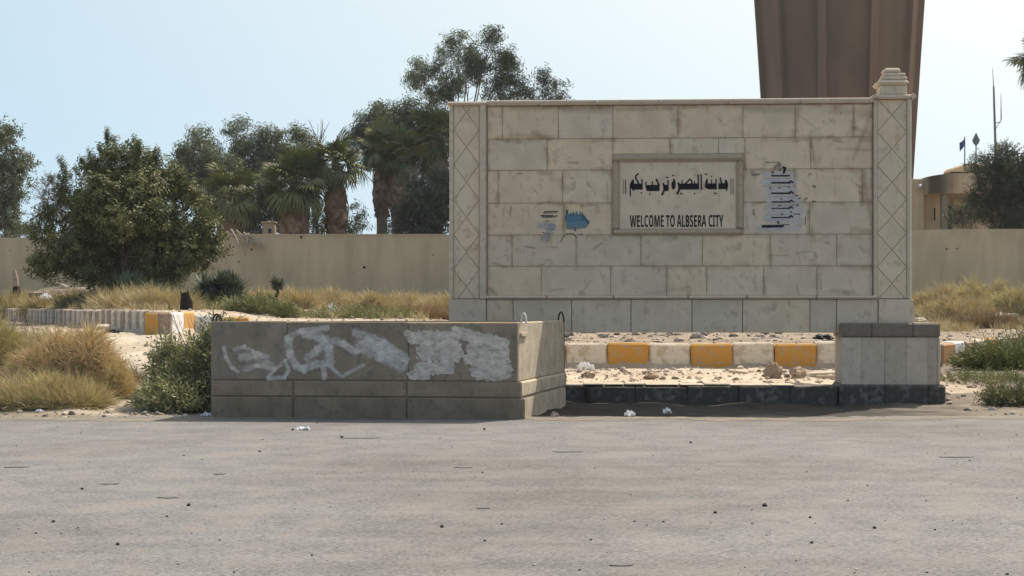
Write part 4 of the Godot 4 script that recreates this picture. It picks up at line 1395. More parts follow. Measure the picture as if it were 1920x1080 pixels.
func build_kerbs():
	kerb("painted_kerb", "yellow and white painted kerb stones seen under the raised sign", [Vector2(-4.0, -25.8), Vector2(1.59 - 0.698 * 7, -25.8), Vector2(1.59 + 0.698 * 8, -25.8)], [0.7, 0.698], 0.1, [M.kerb_yellow, M.kerb_white], 0)
	kerb("faded_kerb", "faded grey and white kerb bending away right of the pedestal", [Vector2(1.59 + 0.698 * 8, -25.8), Vector2(9.46, -29.5), Vector2(14.0, -34.0)], [0.72, 0.8], 0.1, [M.kerb_rust, M.kerb_blue, M.kerb_brown, M.kerb_pale], 0)
	var far := []
	far.append(Vector2(-19.6, -(28.0 + (19.6 - 6.42) * 2.35)))
	far.append(Vector2(-6.42, -28.0))
	kerb("striped_kerb", "striped kerb of pale and brown stones running back past the dry grass", far, [0.46], 0.1, [M.kerb_brown, M.kerb_pale], 0)
	kerb("kerb_corner", "short yellow and white kerb corner at the end of the striped kerb", [Vector2(-6.40, -28.0), Vector2(-6.2, -30.2), Vector2(-5.2, -30.6)], [0.74, 0.5], 0.1, [M.kerb_yellow, M.kerb_blue], 0)

# ======================================================= plants
func sprig(n: int, length: float, ll: float, lw: float, spread: float, droop: float, seed_: int) -> ArrayMesh:
	# a twig along +y with n leaves
	var r := RandomNumberGenerator.new()
	r.seed = seed_
	var m := MB.new()
	m.tube([Vector3.ZERO, Vector3(0.03, 0.5, 0) * length, Vector3(0, 1, 0.03) * length], [lw * 0.10, lw * 0.08, lw * 0.04], 3, Color(0.55, 0.45, 0.35), false)
	for i in n:
		var t := (i + 0.7) / n
		var a := i * 2.4 + r.randf() * 0.8
		var base := Vector3(0, t * length, 0)
		var dir := Vector3(cos(a) * spread, 1.0 - spread * 0.6 - droop * r.randf(), sin(a) * spread).normalized()
		var side := dir.cross(Vector3(r.randf() - 0.5, r.randf() - 0.2, r.randf() - 0.5)).normalized()
		var up := side.cross(dir).normalized()
		var l := ll * r.randf_range(0.7, 1.2)
		var w := lw * r.randf_range(0.75, 1.15)
		var b := r.randf_range(0.75, 1.25)
		var c := Color(b, b, b * r.randf_range(0.85, 1.1))
		var p0 := base
		var pm := base + dir * l * 0.45 + up * l * 0.04
		var p1 := base + dir * l - Vector3(0, droop * l * 0.3, 0)
		m.tri(p0, pm - side * w / 2, pm + side * w / 2, up, c)
		m.tri(p1, pm - side * w / 2, pm + side * w / 2, up, c)
	return m.done()

func blades(n: int, length: float, w: float, spread: float, seed_: int, bend := 0.5) -> ArrayMesh:
	# a tuft of thin curved stalks round +y
	var r := RandomNumberGenerator.new()
	r.seed = seed_
	var m := MB.new()
	for i in n:
		var a := r.randf() * TAU
		var s := spread * sqrt(r.randf())
		var d := Vector3(cos(a) * s, 1, sin(a) * s).normalized()
		var out := Vector3(cos(a), 0, sin(a))
		var l := length * r.randf_range(0.5, 1.15)
		var root := out * length * 0.12 * r.randf()
		var p1 := root + d * l * 0.55
		var p2 := p1 + (d + out * bend * r.randf() - Vector3(0, bend * 0.4 * r.randf(), 0)).normalized() * l * 0.5
		var side := d.cross(Vector3(r.randf() - 0.5, 0.1, r.randf() - 0.5)).normalized() * w
		var up := side.cross(d)
		var b := r.randf_range(0.7, 1.25)
		var c := Color(b, b, b * 0.95)
		m.quad(root - side / 2, root + side / 2, p1 + side * 0.4, p1 - side * 0.4, up, c)
		m.tri(p1 - side * 0.4, p1 + side * 0.4, p2, up, c)
		if r.randf() < 0.6:
			var q := root.lerp(p1, r.randf_range(0.4, 0.9))
			var e := q + (d + Vector3(r.randf() - 0.5, r.randf() * 0.3, r.randf() - 0.5) * 1.6).normalized() * l * 0.3
			m.tri(q - side * 0.3, q + side * 0.3, e, up, c)
	return m.done()

func crown(parent: Node3D, lobes: Array, D: float, meshes: Array, per_m2: float, size: float, tint: Color, tint2: Color, gap: float, gapf: float, depth := 0.7, droop := 0.0, called := "crown", clump := 1.0):
	# leaf sprigs through the volume of rounded lobes [x, y, r], with gaps
	var groups := []
	for i in meshes.size(): groups.append([[], []])
	for lb in lobes:
		var r: float = lb[2]
		var zc: float = -D + (rf(-1, 1) * r * depth if lb.size() < 4 else lb[3])
		var n := int(per_m2 * 2.9 * 4.0 * PI * r * r)
		var puffs := []
		var np := 5 + int(r * r * 7.0 * clump)
		for k in np:
			var d := unit()
			puffs.append([Vector3(lb[0], lb[1], zc) + d * r * rf(0.35, 0.92), minf(r * 0.55, rf(0.28, 0.55)), d])
		for k in n:
			var pf = puffs[k % np]
			var w := unit()
			var u: Vector3 = (w + pf[2] * 0.6).normalized()
			var rr: float = pf[1] * (0.3 + 0.75 * pow(rng.randf(), 0.6))
			if clump > 1.5:
				rr = r * (0.45 + 0.62 * pow(rng.randf(), 0.55))
				u = w
			var p: Vector3 = (Vector3(lb[0], lb[1], zc) if clump > 1.5 else pf[0]) + w * Vector3(rr, rr * 0.92, rr)
			if gapn.get_noise_3dv(p * gapf) < gap - 0.25 * rng.randf(): continue
			var dir := (u * 0.9 + unit() * 0.8 + Vector3(0, 0.35 - droop, 0)).normalized()
			var ax := dir.cross(unit()).normalized()
			var s := size * 1.15 * rf(0.65, 1.3)
			var bs := Basis(ax, dir, ax.cross(dir).normalized() * -1.0) * s
			bs = Basis(ax * s, dir * s, ax.cross(dir).normalized() * s)
			var g: int = rng.randi() % meshes.size()
			groups[g][0].append(Transform3D(bs, p - parent.position))
			var t := clampf(0.5 + 0.7 * bump.get_noise_3dv(p * 0.8) + rf(-0.25, 0.25), 0, 1)
			groups[g][1].append(tint.lerp(tint2, t) * rf(0.8, 1.2))
	for i in meshes.size():
		if groups[i][0].size(): scatter(called, meshes[i], M.leaf, groups[i][0], groups[i][1], parent, "stuff")

func limbs(parent: Node3D, lobes: Array, D: float, base: Vector3, fork_h: float, r0: float, mt: Material, sway := 0.3):
	var m := MB.new()
	var fork := Vector3(rf(-sway, sway) * 0.5, fork_h, 0)
	m.tube([Vector3(0, -0.3, 0), Vector3(rf(-0.1, 0.1), fork_h * 0.5, 0), fork], [r0 * 1.25, r0, r0 * 0.85], 9, Color.WHITE, false)
	obj("trunk", m.done(), mt, parent)
	m = MB.new()
	for lb in lobes:
		var tip := Vector3(lb[0], lb[1], -D) - base
		var a := fork.lerp(tip, 0.4) + Vector3(rf(-sway, sway), rf(0, sway), rf(-sway, sway))
		var b := fork.lerp(tip, 0.75) + Vector3(rf(-sway, sway), rf(0, sway), rf(-sway, sway)) * 0.6
		var r: float = clampf(lb[2] * 0.09, 0.03, r0 * 0.6)
		m.tube([fork - Vector3(0, 0.2, 0), a, b, tip], [r, r * 0.8, r * 0.55, r * 0.25], 6)
		for k in 3:
			var e: Vector3 = b.lerp(tip, rng.randf()) + unit() * lb[2] * 0.7
			m.tube([b, b.lerp(e, 0.5) + unit() * 0.1, e], [r * 0.4, r * 0.3, r * 0.1], 4)
	obj("limbs", m.done(), mt, parent)

func tree(called: String, label: String, px: float, D: float, lobes: Array, meshes: Array, per: float, size: float, t1: Color, t2: Color, gap: float, gapf: float, fork: float, r0: float, bark: Material, droop := 0.0, group := "trees behind the wall"):
	var x := (px - 960.0) * D / 2900.0
	var base := Vector3(x, gh(x, D), -D)
	var t := thing(called, label, "tree", base, group)
	limbs(t, lobes, D, base, fork, r0, bark)
	crown(t, lobes, D, meshes, per, size, t1, t2, gap, gapf, 0.7, droop)
	return t

func build_trees():
	var euc := [sprig(11, 0.42, 0.20, 0.040, 0.75, 0.9, 1), sprig(9, 0.36, 0.22, 0.045, 0.8, 1.1, 2)]
	var oli := [sprig(14, 0.34, 0.10, 0.028, 0.6, 0.1, 3), sprig(12, 0.38, 0.11, 0.026, 0.55, 0.1, 4)]
	var broad := [sprig(13, 0.36, 0.12, 0.05, 0.8, 0.3, 5), sprig(11, 0.32, 0.13, 0.055, 0.85, 0.4, 6)]
	var g1 := Color(0.128, 0.14, 0.088)
	var g2 := Color(0.215, 0.225, 0.155)
	# the tall eucalyptus behind the sign
	tree("eucalyptus_tree", "tallest eucalyptus, its airy crown rising above the sign wall's corner", 872, 85,
		[[-4.836, 13.707, 0.703], [-5.129, 14.352, 0.469], [-3.810, 14.147, 0.762], [-3.752, 15.231, 0.469], [-2.872, 15.817, 0.557], [-2.579, 14.821, 0.703], [-3.224, 13.121, 0.703], [-1.231, 15.817, 0.586], [-1.612, 14.821, 0.762], [-0.440, 15.172, 0.645], [-0.147, 14.352, 0.703], [-0.645, 13.707, 0.586], [0.352, 13.707, 0.410], [-1.172, 13.267, 0.469], [-2.345, 13.766, 0.586], [-4.690, 12.681, 0.410], [-3.928, 12.769, 0.469]], euc, 9.0, 1.0, g1, g2, -0.10, 0.75, 7.5, 0.26, M.pale_bark, 0.5)
	tree("eucalyptus_tree", "small wispy eucalyptus showing above the sign's top edge", 1010, 85,
		[[0.440, 12.886, 0.440], [1.172, 12.886, 0.410], [1.612, 13.824, 0.381], [1.817, 13.414, 0.352], [2.462, 13.472, 0.293], [2.638, 12.828, 0.381], [-0.293, 12.769, 0.410], [2.052, 12.681, 0.352]], euc, 9.0, 1.0, g1, g2, -0.06, 0.8, 7.0, 0.16, M.pale_bark, 0.5)
	tree("eucalyptus_tree", "dark bushy eucalyptus between the palms and the tallest tree", 745, 82,
		[[-7.634, 10.722, 0.679], [-7.012, 11.231, 0.566], [-6.277, 11.231, 0.679], [-5.372, 11.514, 0.679], [-4.524, 11.147, 0.735], [-3.732, 10.864, 0.622], [-8.200, 10.213, 0.509], [-6.786, 10.100, 0.792], [-5.514, 10.213, 0.848], [-4.241, 9.931, 0.792], [-5.090, 9.026, 0.735], [-3.959, 8.743, 0.679], [-8.483, 9.450, 0.452], [-6.164, 9.026, 0.679], [-7.352, 9.026, 0.509]], euc, 11.0, 1.0, g1 * 0.8, g2 * 0.85, -0.28, 0.6, 4.0, 0.24, M.bark, 0.4)
	# the group in the middle
	tree("eucalyptus_tree", "grey-green eucalyptus rising just beyond the dense round bush", 385, 78,
		[[-15.815, 9.669, 0.538], [-16.353, 8.647, 0.646], [-15.277, 8.916, 0.699], [-15.600, 7.840, 0.914], [-14.524, 8.109, 0.646], [-16.407, 7.302, 0.914], [-15.062, 7.033, 0.807], [-16.541, 9.131, 0.323]], euc, 11.0, 1.0, g1, g2, -0.24, 0.6, 3.0, 0.2, M.bark, 0.35)
	tree("eucalyptus_tree", "twin-topped eucalyptus behind the low palms", 460, 80,
		[[-14.676, 10.326, 0.248], [-14.014, 10.381, 0.469], [-14.069, 9.526, 0.717], [-14.897, 9.112, 0.607], [-13.021, 10.160, 0.386], [-12.469, 9.995, 0.441], [-12.276, 9.250, 0.607], [-13.241, 9.112, 0.772], [-14.124, 8.284, 0.883], [-12.690, 8.009, 0.828], [-11.586, 9.057, 0.441]], euc, 11.0, 1.0, g1, g2 * 0.95, -0.24, 0.6, 3.0, 0.22, M.bark, 0.35)
	tree("eucalyptus_tree", "narrow eucalyptus beside the leafless twigs", 565, 82,
		[[-11.423, 10.298, 0.424], [-10.971, 10.100, 0.396], [-11.310, 9.309, 0.679], [-10.688, 9.450, 0.452], [-11.650, 8.460, 0.679], [-10.603, 8.460, 0.679]], euc, 11.0, 1.0, g1, g2, -0.22, 0.65, 3.0, 0.18, M.bark, 0.4)
	tree("eucalyptus_tree", "eucalyptus cut by the picture's edge beside the round bush", -30, 72,
		[[-24.083, 9.195, 0.546], [-23.462, 9.021, 0.497], [-24.828, 8.326, 1.241], [-23.288, 8.078, 0.596], [-23.090, 7.333, 0.497], [-23.586, 6.836, 0.844], [-23.462, 5.843, 0.646], [-24.579, 6.091, 1.241], [-23.834, 4.974, 0.646], [-22.941, 8.326, 0.248]], broad, 8.0, 1.15, g1 * 0.95, g2 * 0.9, -0.2, 0.6, 2.0, 0.26, M.bark, 0.3)
	tree("thorn_tree", "purplish brown half-bare small tree left of the round bush", 88, 66,
		[[-19.754, 6.325, 0.410], [-20.028, 5.802, 0.364], [-19.436, 6.143, 0.455], [-19.800, 5.233, 0.546], [-20.164, 4.664, 0.455], [-19.481, 4.778, 0.637], [-19.937, 4.209, 0.501]], oli, 9.0, 0.9, Color(0.07, 0.052, 0.046), Color(0.12, 0.095, 0.085), -0.02, 0.9, 1.6, 0.1, M.bark, 0.2)
	tree("distant_tree", "low distant green trees on the far side of the wall", 30, 110,
		[[-35.883, 6.674, 0.531], [-35.352, 6.750, 0.493], [-34.897, 6.674, 0.455], [-34.441, 6.598, 0.455], [-34.062, 6.522, 0.379]], broad, 6.0, 1.3, g1, g2, -0.3, 0.6, 2.0, 0.2, M.bark, 0.2)
	tree("olive_tree", "dense grey-green olive tree against the sign's outer edge", 800, 65,
		[[-3.810, 5.957, 0.762], [-3.026, 6.293, 0.628], [-4.259, 6.069, 0.493], [-2.578, 5.845, 0.762], [-3.810, 4.948, 0.986], [-2.690, 4.724, 0.986], [-4.371, 5.172, 0.493], [-2.286, 6.517, 0.448], [-3.250, 5.509, 0.807], [-4.483, 4.612, 0.448]], oli, 22.0, 1.0, Color(0.075, 0.083, 0.062), Color(0.155, 0.165, 0.13), -0.35, 0.6, 1.2, 0.16, M.bark, 0.0)
	tree("sapling", "thin pale sapling seen against the sky right of the shaggy palm", 665, 70,
		[[-7.193, 5.595, 0.338], [-6.855, 5.353, 0.290], [-7.241, 4.871, 0.386], [-6.759, 6.005, 0.217], [-6.952, 4.750, 0.338], [-7.724, 4.798, 0.338]], euc, 7.0, 0.9, g2, g2 * 1.3, 0.0, 0.9, 1.2, 0.07, M.pale_bark, 0.3)
	tree("low_bush_tree", "low olive-green growth just over the wall between palm trunks", 745, 72,
		[[-5.760, 4.751, 0.223], [-5.214, 4.701, 0.199], [-5.512, 4.900, 0.174], [-4.841, 4.800, 0.223]], broad, 9.0, 0.9, g2, g2 * 1.2, -0.2, 0.9, 1.0, 0.06, M.bark, 0.2)
	tree("conifer_tree", "dense dark rounded conifer hanging over the wall beside the tan building", 1880, 66,
		[[20.756, 7.509, 0.501], [20.619, 6.940, 0.683], [21.166, 6.826, 0.774], [20.483, 6.143, 0.728], [21.507, 6.029, 0.910], [20.665, 5.347, 0.774], [21.393, 5.119, 0.956], [22.190, 6.598, 0.910], [22.417, 5.233, 1.138], [21.803, 4.664, 0.592], [21.052, 4.778, 0.592]], oli, 20.0, 1.0, Color(0.060, 0.070, 0.044), Color(0.12, 0.13, 0.09), -0.4, 0.6, 1.2, 0.22, M.bark, 0.1)
	tree("olive_tree", "small pale olive tree in front of the tan building's column", 1808, 68,
		[[19.743, 5.588, 0.375], [20.119, 5.471, 0.422], [19.579, 5.119, 0.328], [19.931, 5.002, 0.469], [20.353, 4.884, 0.422], [19.415, 4.791, 0.328], [19.978, 5.963, 0.234]], oli, 9.0, 1.0, Color(0.08, 0.09, 0.065), Color(0.15, 0.16, 0.12), -0.1, 0.9, 1.0, 0.08, M.bark, 0.0)
	for q in [["dark low shrub between the round bush and the broad fan palm", 470, "470,392,34;455,420,26;490,420,28;500,385,22;520,415,20"], ["dark low shrub between the two shaggy palms", 592, "592,408,20;600,428,16;586,380,14"], ["dark shrub by the concrete post behind the wall", 515, "512,360,28;530,380,22;495,350,24"]]:
		var ls := []
		for it in q[2].split(";"):
			var v = it.split(",")
			ls.append([(float(v[0]) - 960.0) * 71.0 / 2900.0, 1.25 - (float(v[1]) - 575.0) * 71.0 / 2900.0, float(v[2]) * 71.0 / 2900.0])
		tree("background_shrub", q[0], q[1], 71, ls, broad, 9.0, 1.0, g1 * 0.7, g2 * 0.7, -0.35, 0.7, 1.2, 0.1, M.bark, 0.2, "shrubs among the palms")
	# the big round bush in front of the wall
	var bx := -11.203
	var b := thing("round_bush", "large dense dark green round bush before the tan wall", "bush", on(bx, 45.0))
	var lobes := [[-11.172, 3.810, 1.303], [-12.414, 3.267, 0.931], [-9.853, 3.422, 0.931], [-11.172, 4.819, 0.652], [-11.824, 5.052, 0.434], [-10.397, 4.928, 0.497], [-13.112, 2.802, 0.528], [-9.543, 2.755, 0.683], [-11.095, 2.879, 1.117], [-9.000, 3.655, 0.310], [-13.159, 4.400, 0.217], [-9.466, 4.509, 0.341], [-12.569, 4.121, 0.403], [-13.500, 2.445, 0.372], [-12.103, 2.647, 0.714], [-10.086, 2.569, 0.621], [-8.876, 3.159, 0.279], [-11.716, 5.672, 0.202], [-10.986, 5.579, 0.217], [-10.583, 5.455, 0.217], [-11.452, 5.331, 0.248], [-10.055, 5.129, 0.202], [-12.802, 4.819, 0.217], [-12.259, 5.238, 0.217], [-13.593, 3.345, 0.248], [-9.776, 4.897, 0.217], [-8.721, 2.724, 0.217], [-9.155, 4.198, 0.217], [-13.376, 3.810, 0.248]]
	limbs(b, lobes, 45.0, b.position, 0.7, 0.14, M.bark, 0.15)
	crown(b, lobes, 45.0, broad, 21.0, 0.9, Color(0.085, 0.094, 0.036), Color(0.19, 0.195, 0.085), -0.36, 0.8, 0.55, 0.0, "crown", 1.3)
	# upright shoots at its top
	var forms := []
	var cols := []
	for s in [[197, 250, 300], [207, 262, 300], [244, 262, 310], [255, 275, 310], [270, 278, 320], [182, 280, 320], [165, 290, 330], [300, 292, 330], [318, 310, 340], [330, 318, 350], [120, 308, 350], [135, 320, 350], [112, 335, 370], [150, 305, 340], [225, 280, 310], [285, 285, 330], [345, 330, 360], [100, 340, 380]]:
		var n := int((s[2] - s[1]) * 0.9)
		var z := rf(-0.5, 0.5)
		for k in n:
			var f := float(k) / n
			var p := Vector3((s[0] + (s[0] - 240) * -0.06 * f * 3.0 - 960) * 45.0 / 2900.0, 1.25 - (lerpf(s[1], s[2], f) - 575) * 45.0 / 2900.0, -45.0 + z)
			p += unit() * (0.03 + 0.10 * f)
			var dir := (Vector3(rf(-0.4, 0.4), 1.0, rf(-0.4, 0.4))).normalized()
			var ax := dir.cross(unit()).normalized()
			var sc := rf(0.5, 0.8)
			forms.append(Transform3D(Basis(ax * sc, dir * sc, ax.cross(dir).normalized() * sc), p - b.position))
			cols.append(Color(0.12, 0.13, 0.065) * rf(0.8, 1.4))
	scatter("shoots", broad[0], M.leaf, forms, cols, b, "stuff")
	# leafless twigs above the palms
	var tw := thing("bare_tree", "leafless pale twigs sticking up between the palms", "tree", on(-9.861, 79.0))
	var m := MB.new()
	m.tube([Vector3(0, 0, 0), Vector3(-0.1, 5.0, 0), Vector3(0.1, 8.2, 0)], [0.1, 0.07, 0.04], 6)
	for k in 16:
		var p := Vector3(rf(-0.1, 0.1), rf(7.4, 8.4), 0)
		var q := p + Vector3(rf(-0.7, 0.8), rf(0.4, 1.5), rf(-0.4, 0.4))
		m.tube([p, p.lerp(q, 0.5) + unit() * 0.08, q], [0.022, 0.016, 0.008], 4)
	obj("trunk", m.done(), M.bark, tw)

func fan(seed_: int, droop: float, dead := false) -> ArrayMesh:
	# one fan palm leaf: a stalk along +z and a pleated blade of pointed segments
	var r := RandomNumberGenerator.new()
	r.seed = seed_
	var m := MB.new()
	var hub := Vector3(0, -droop * 0.18, 0.95)
	m.tube([Vector3.ZERO, Vector3(0, 0.05, 0.5), hub], [0.03, 0.022, 0.018], 4, Color(0.9, 0.9, 0.6), false)
	var n := 20
	for k in n:
		var a := lerpf(-1.9, 1.9, k / float(n - 1)) + r.randf_range(-0.04, 0.04)
		if dead: a *= 0.35
		var d := Vector3(sin(a), 0, cos(a))
		var l := 0.95 * (1.0 - 0.22 * absf(a) / 1.9) * r.randf_range(0.88, 1.05)
		var s := Vector3(cos(a), 0, -sin(a)) * 0.055
		var lift := Vector3(0, 0.02 if k % 2 else -0.02, 0)
		var p1 := hub + d * l * 0.5 + Vector3(0, -droop * 0.10, 0) + lift
		var p2 := hub + d * l * 0.80 + Vector3(0, -droop * (0.30 + 0.15 * r.randf()), 0)
		var p3 := hub + d * l * 0.96 + Vector3(0, -droop * (0.62 + 0.3 * r.randf()), 0)
		var b := r.randf_range(0.8, 1.2)
		var c := Color(b, b, b)
		m.tri(hub, p1 - s, p1 + s, Vector3.UP, c)
		m.quad(p1 - s, p1 + s, p2 + s * 0.6, p2 - s * 0.6, Vector3.UP, c)
		m.tri(p2 - s * 0.6, p2 + s * 0.6, p3, Vector3.UP, c)
	return m.done()

func palm(label: String, px: float, D: float, crown_y: float, scale_: float, skirt_to: float, skirt_w: float, n: int, lean := 0.0):
	var x := (px - 960.0) * D / 2900.0
	var base := on(x, D)
	var top := 1.25 - (crown_y - 575.0) * D / 2900.0 - base.y
	var p := thing("fan_palm", label, "palm tree", base, "fan palms behind the wall")
	var tm := MB.new()
	var pts := []
	var rad := []
	for k in 9:
		var f := k / 8.0
		pts.append(Vector3(lean * f * f, top * f, 0))
		rad.append(0.30 - 0.10 * f + (0.02 if k % 2 else 0.0))
	tm.tube(pts, rad, 10)
	obj("trunk", tm.done(), M.bark, p)
	var head := Vector3(lean, top, 0)
	# green fronds, each a part
	n = int(n * 1.7)
	for k in n:
		var el := lerpf(1.35, -0.6, pow(k / float(n - 1), 0.85)) + rf(-0.3, 0.3)
		var az := k * 2.399 + rf(-0.2, 0.2)
		var o := obj("frond", fans[rng.randi() % 3] if el > -0.1 else fans[3 + rng.randi() % 2], fmats[rng.randi() % 3], p, head + Vector3(0, rf(-0.05, 0.12), 0))
		o.basis = (Basis(Vector3.UP, az) * Basis(Vector3.RIGHT, -el) * Basis(Vector3.BACK, rf(-0.5, 0.5))).scaled(Vector3.ONE * scale_ * 0.8 * rf(0.7, 1.2))
	# the skirt of dead fronds hanging down the trunk
	var forms := []
	var cols := []
	var sk := 1.25 - (skirt_to - 575.0) * D / 2900.0 - base.y
	var w := skirt_w * D / 2900.0
	for k in 300:
		var f := rng.randf()
		var az := rf(0, TAU)
		var y := lerpf(top - 0.1, sk + 0.7, f)
		var rr := w * 0.5 * (0.55 + 0.45 * sin(f * PI)) * rf(0.35, 1.0)
		var dirv := Vector3(cos(az) * 0.14, -1.0, sin(az) * 0.14).normalized()
		var ax := dirv.cross(Vector3(cos(az), 0.3, sin(az))).normalized()
		var s := scale_ * rf(0.45, 0.8)
		forms.append(Transform3D(Basis(ax * s, dirv.cross(ax).normalized() * -s, dirv * s), Vector3(lean * (y / top) * (y / top) + cos(az) * rr * 0.7, y, sin(az) * rr * 0.7)))
		var b := rf(0.6, 1.3)
		cols.append(Color(0.27, 0.175, 0.125) * b)
	scatter("dead_frond_skirt", fans[5], M.frond, forms, cols, p, "stuff")
	return p

var fans := []
var fmats := []

func build_palms():
	fans = [fan(1, 0.35), fan(2, 0.5), fan(3, 0.25), fan(4, 0.9), fan(5, 1.1), fan(6, 0.5, true)]
	for k in 3:
		var fm := StandardMaterial3D.new()
		fm.resource_name = "palm_leaf"
		fm.albedo_color = ([Color(0.15, 0.165, 0.075), Color(0.115, 0.135, 0.06), Color(0.19, 0.185, 0.105)][k] as Color).linear_to_srgb()
		fm.vertex_color_use_as_albedo = true
		fm.roughness = 0.75
		fm.metallic_specular = 0.2
		fm.backlight_enabled = true
		fm.backlight = Color(0.35, 0.4, 0.2)
		fmats.append(fm)
	palm("low wide fan palm half hidden by the round bush", 432, 66, 368, 1.05, 440, 70, 26)
	palm("full green fan palm with a broad brown skirt reaching the wall", 553, 67, 345, 1.12, 440, 76, 30)
	palm("fan palm with open crown and shaggy brown pillar of dead fronds", 630, 68, 305, 1.0, 436, 64, 24)
	palm("tall fan palm with slim bare trunk, its skirt ending above the sky gap", 716, 72, 280, 0.95, 390, 46, 22)
	palm("second slim palm close beside the bare-trunked one", 744, 71, 292, 0.95, 395, 46, 22, 0.15)
	palm("tall fan palm right against the sign wall's edge", 822, 73, 250, 0.95, 325, 48, 22)
	palm("fan palm whose drooping fronds enter at the picture's top right edge", 1962, 70, 118, 1.15, 300, 50, 26)
	# fallen dead fronds lying over the wall
	var f := thing("fallen_fronds", "dry fallen palm fronds lying over the wall top beside the bush", "palm frond", Vector3(-11.081, 4.1, -61.9))
	for q in [[-0.4, 0.15, 0.6, -0.10], [0.0, 0.2, 0.9, -0.22], [0.3, 0.12, 1.2, -0.05], [-0.2, 0.25, 1.9, 0.1], [0.5, 0.1, 2.2, 0.0]]:
		var m := MB.new()
		var a := Vector3(q[0], q[1], -0.2)
		var dirv := Vector3(cos(q[2] - 0.6), -0.45 + q[3], 0.35).normalized()
		m.tube([a, a + dirv * 0.5, a + dirv * 1.0 + Vector3(0, -0.12, 0)], [0.05, 0.035, 0.02], 5)
		for k in 7:
			var s := a + dirv * 0.9
			var e := s + (dirv + unit() * 0.5 + Vector3(0, -0.3, 0)).normalized() * rf(0.3, 0.6)
			m.tri(s - Vector3(0, 0.03, 0), s + Vector3(0, 0.03, 0), e, Vector3.BACK)
		obj("frond", m.done(), M.rubble, f)

func scrub(called: String, label: String, category: String, x: float, d: float, rx: float, h: float, n: int, mesh: Array, mt: Material, t1: Color, t2: Color, size: float, group := "", flat := 0.5, upright := 0.8):
	# a mound of stalks or sprigs growing from the ground
	var base := on(x, d)
	var o := thing(called, label, category, base, group)
	var gs := []
	for i in mesh.size(): gs.append([[], []])
	var nx := rf(0, 100)
	for k in n:
		var a := rf(0, TAU)
		var s := sqrt(rng.randf())
		var px := cos(a) * s * rx
		var pz := sin(a) * s * rx * flat
		var dome := sqrt(maxf(0.0, 1.0 - s * s)) * h * (0.75 + 0.5 * bump.get_noise_2d(px * 1.6 / maxf(rx, 0.3) + nx, pz + nx))
		var y := dome * (1.0 - 0.85 * pow(rng.randf(), 1.7))
		var yg := gh(x + px, d - pz) - base.y
		var dir := (Vector3(px / rx * 0.9, upright, pz / (rx * flat) * 0.9) + unit() * 0.6).normalized()
		var ax := dir.cross(unit()).normalized()
		var sc := size * rf(0.6, 1.3)
		var g: int = rng.randi() % mesh.size()
		gs[g][0].append(Transform3D(Basis(ax * sc, dir * sc, ax.cross(dir).normalized() * sc), Vector3(px, yg + maxf(0.0, y - 0.15 * size), pz)))
		var t := clampf(0.5 + 0.8 * bump.get_noise_2d(px * 2.0 + nx * 2.0, (y + pz) * 2.0) + rf(-0.3, 0.3), 0, 1)
		gs[g][1].append(t1.lerp(t2, t) * rf(0.8, 1.2))
	if d < 21.0 and h > 0.35:
		var wm := MB.new()
		for k in 26:
			var a := rf(0, TAU)
			var q := Vector3(cos(a) * rx * rf(0.4, 1.05), h * rf(0.45, 1.12), sin(a) * rx * flat * rf(0.4, 1.0))
			var mid := q * 0.5 + unit() * 0.06
			wm.tube([Vector3(q.x * 0.1, -0.03, q.z * 0.1), mid, q], [0.007, 0.005, 0.002], 4)
			for j in 2:
				var e := mid.lerp(q, rng.randf())
				wm.tube([e, e + (q.normalized() + unit() * 0.9) * 0.12], [0.003, 0.0015], 3)
		obj("woody_stems", wm.done(), M.bark, o)
	for i in mesh.size():
		if gs[i][0].size(): scatter("stalks", mesh[i], mt, gs[i][0], gs[i][1], o, "stuff")
	return o

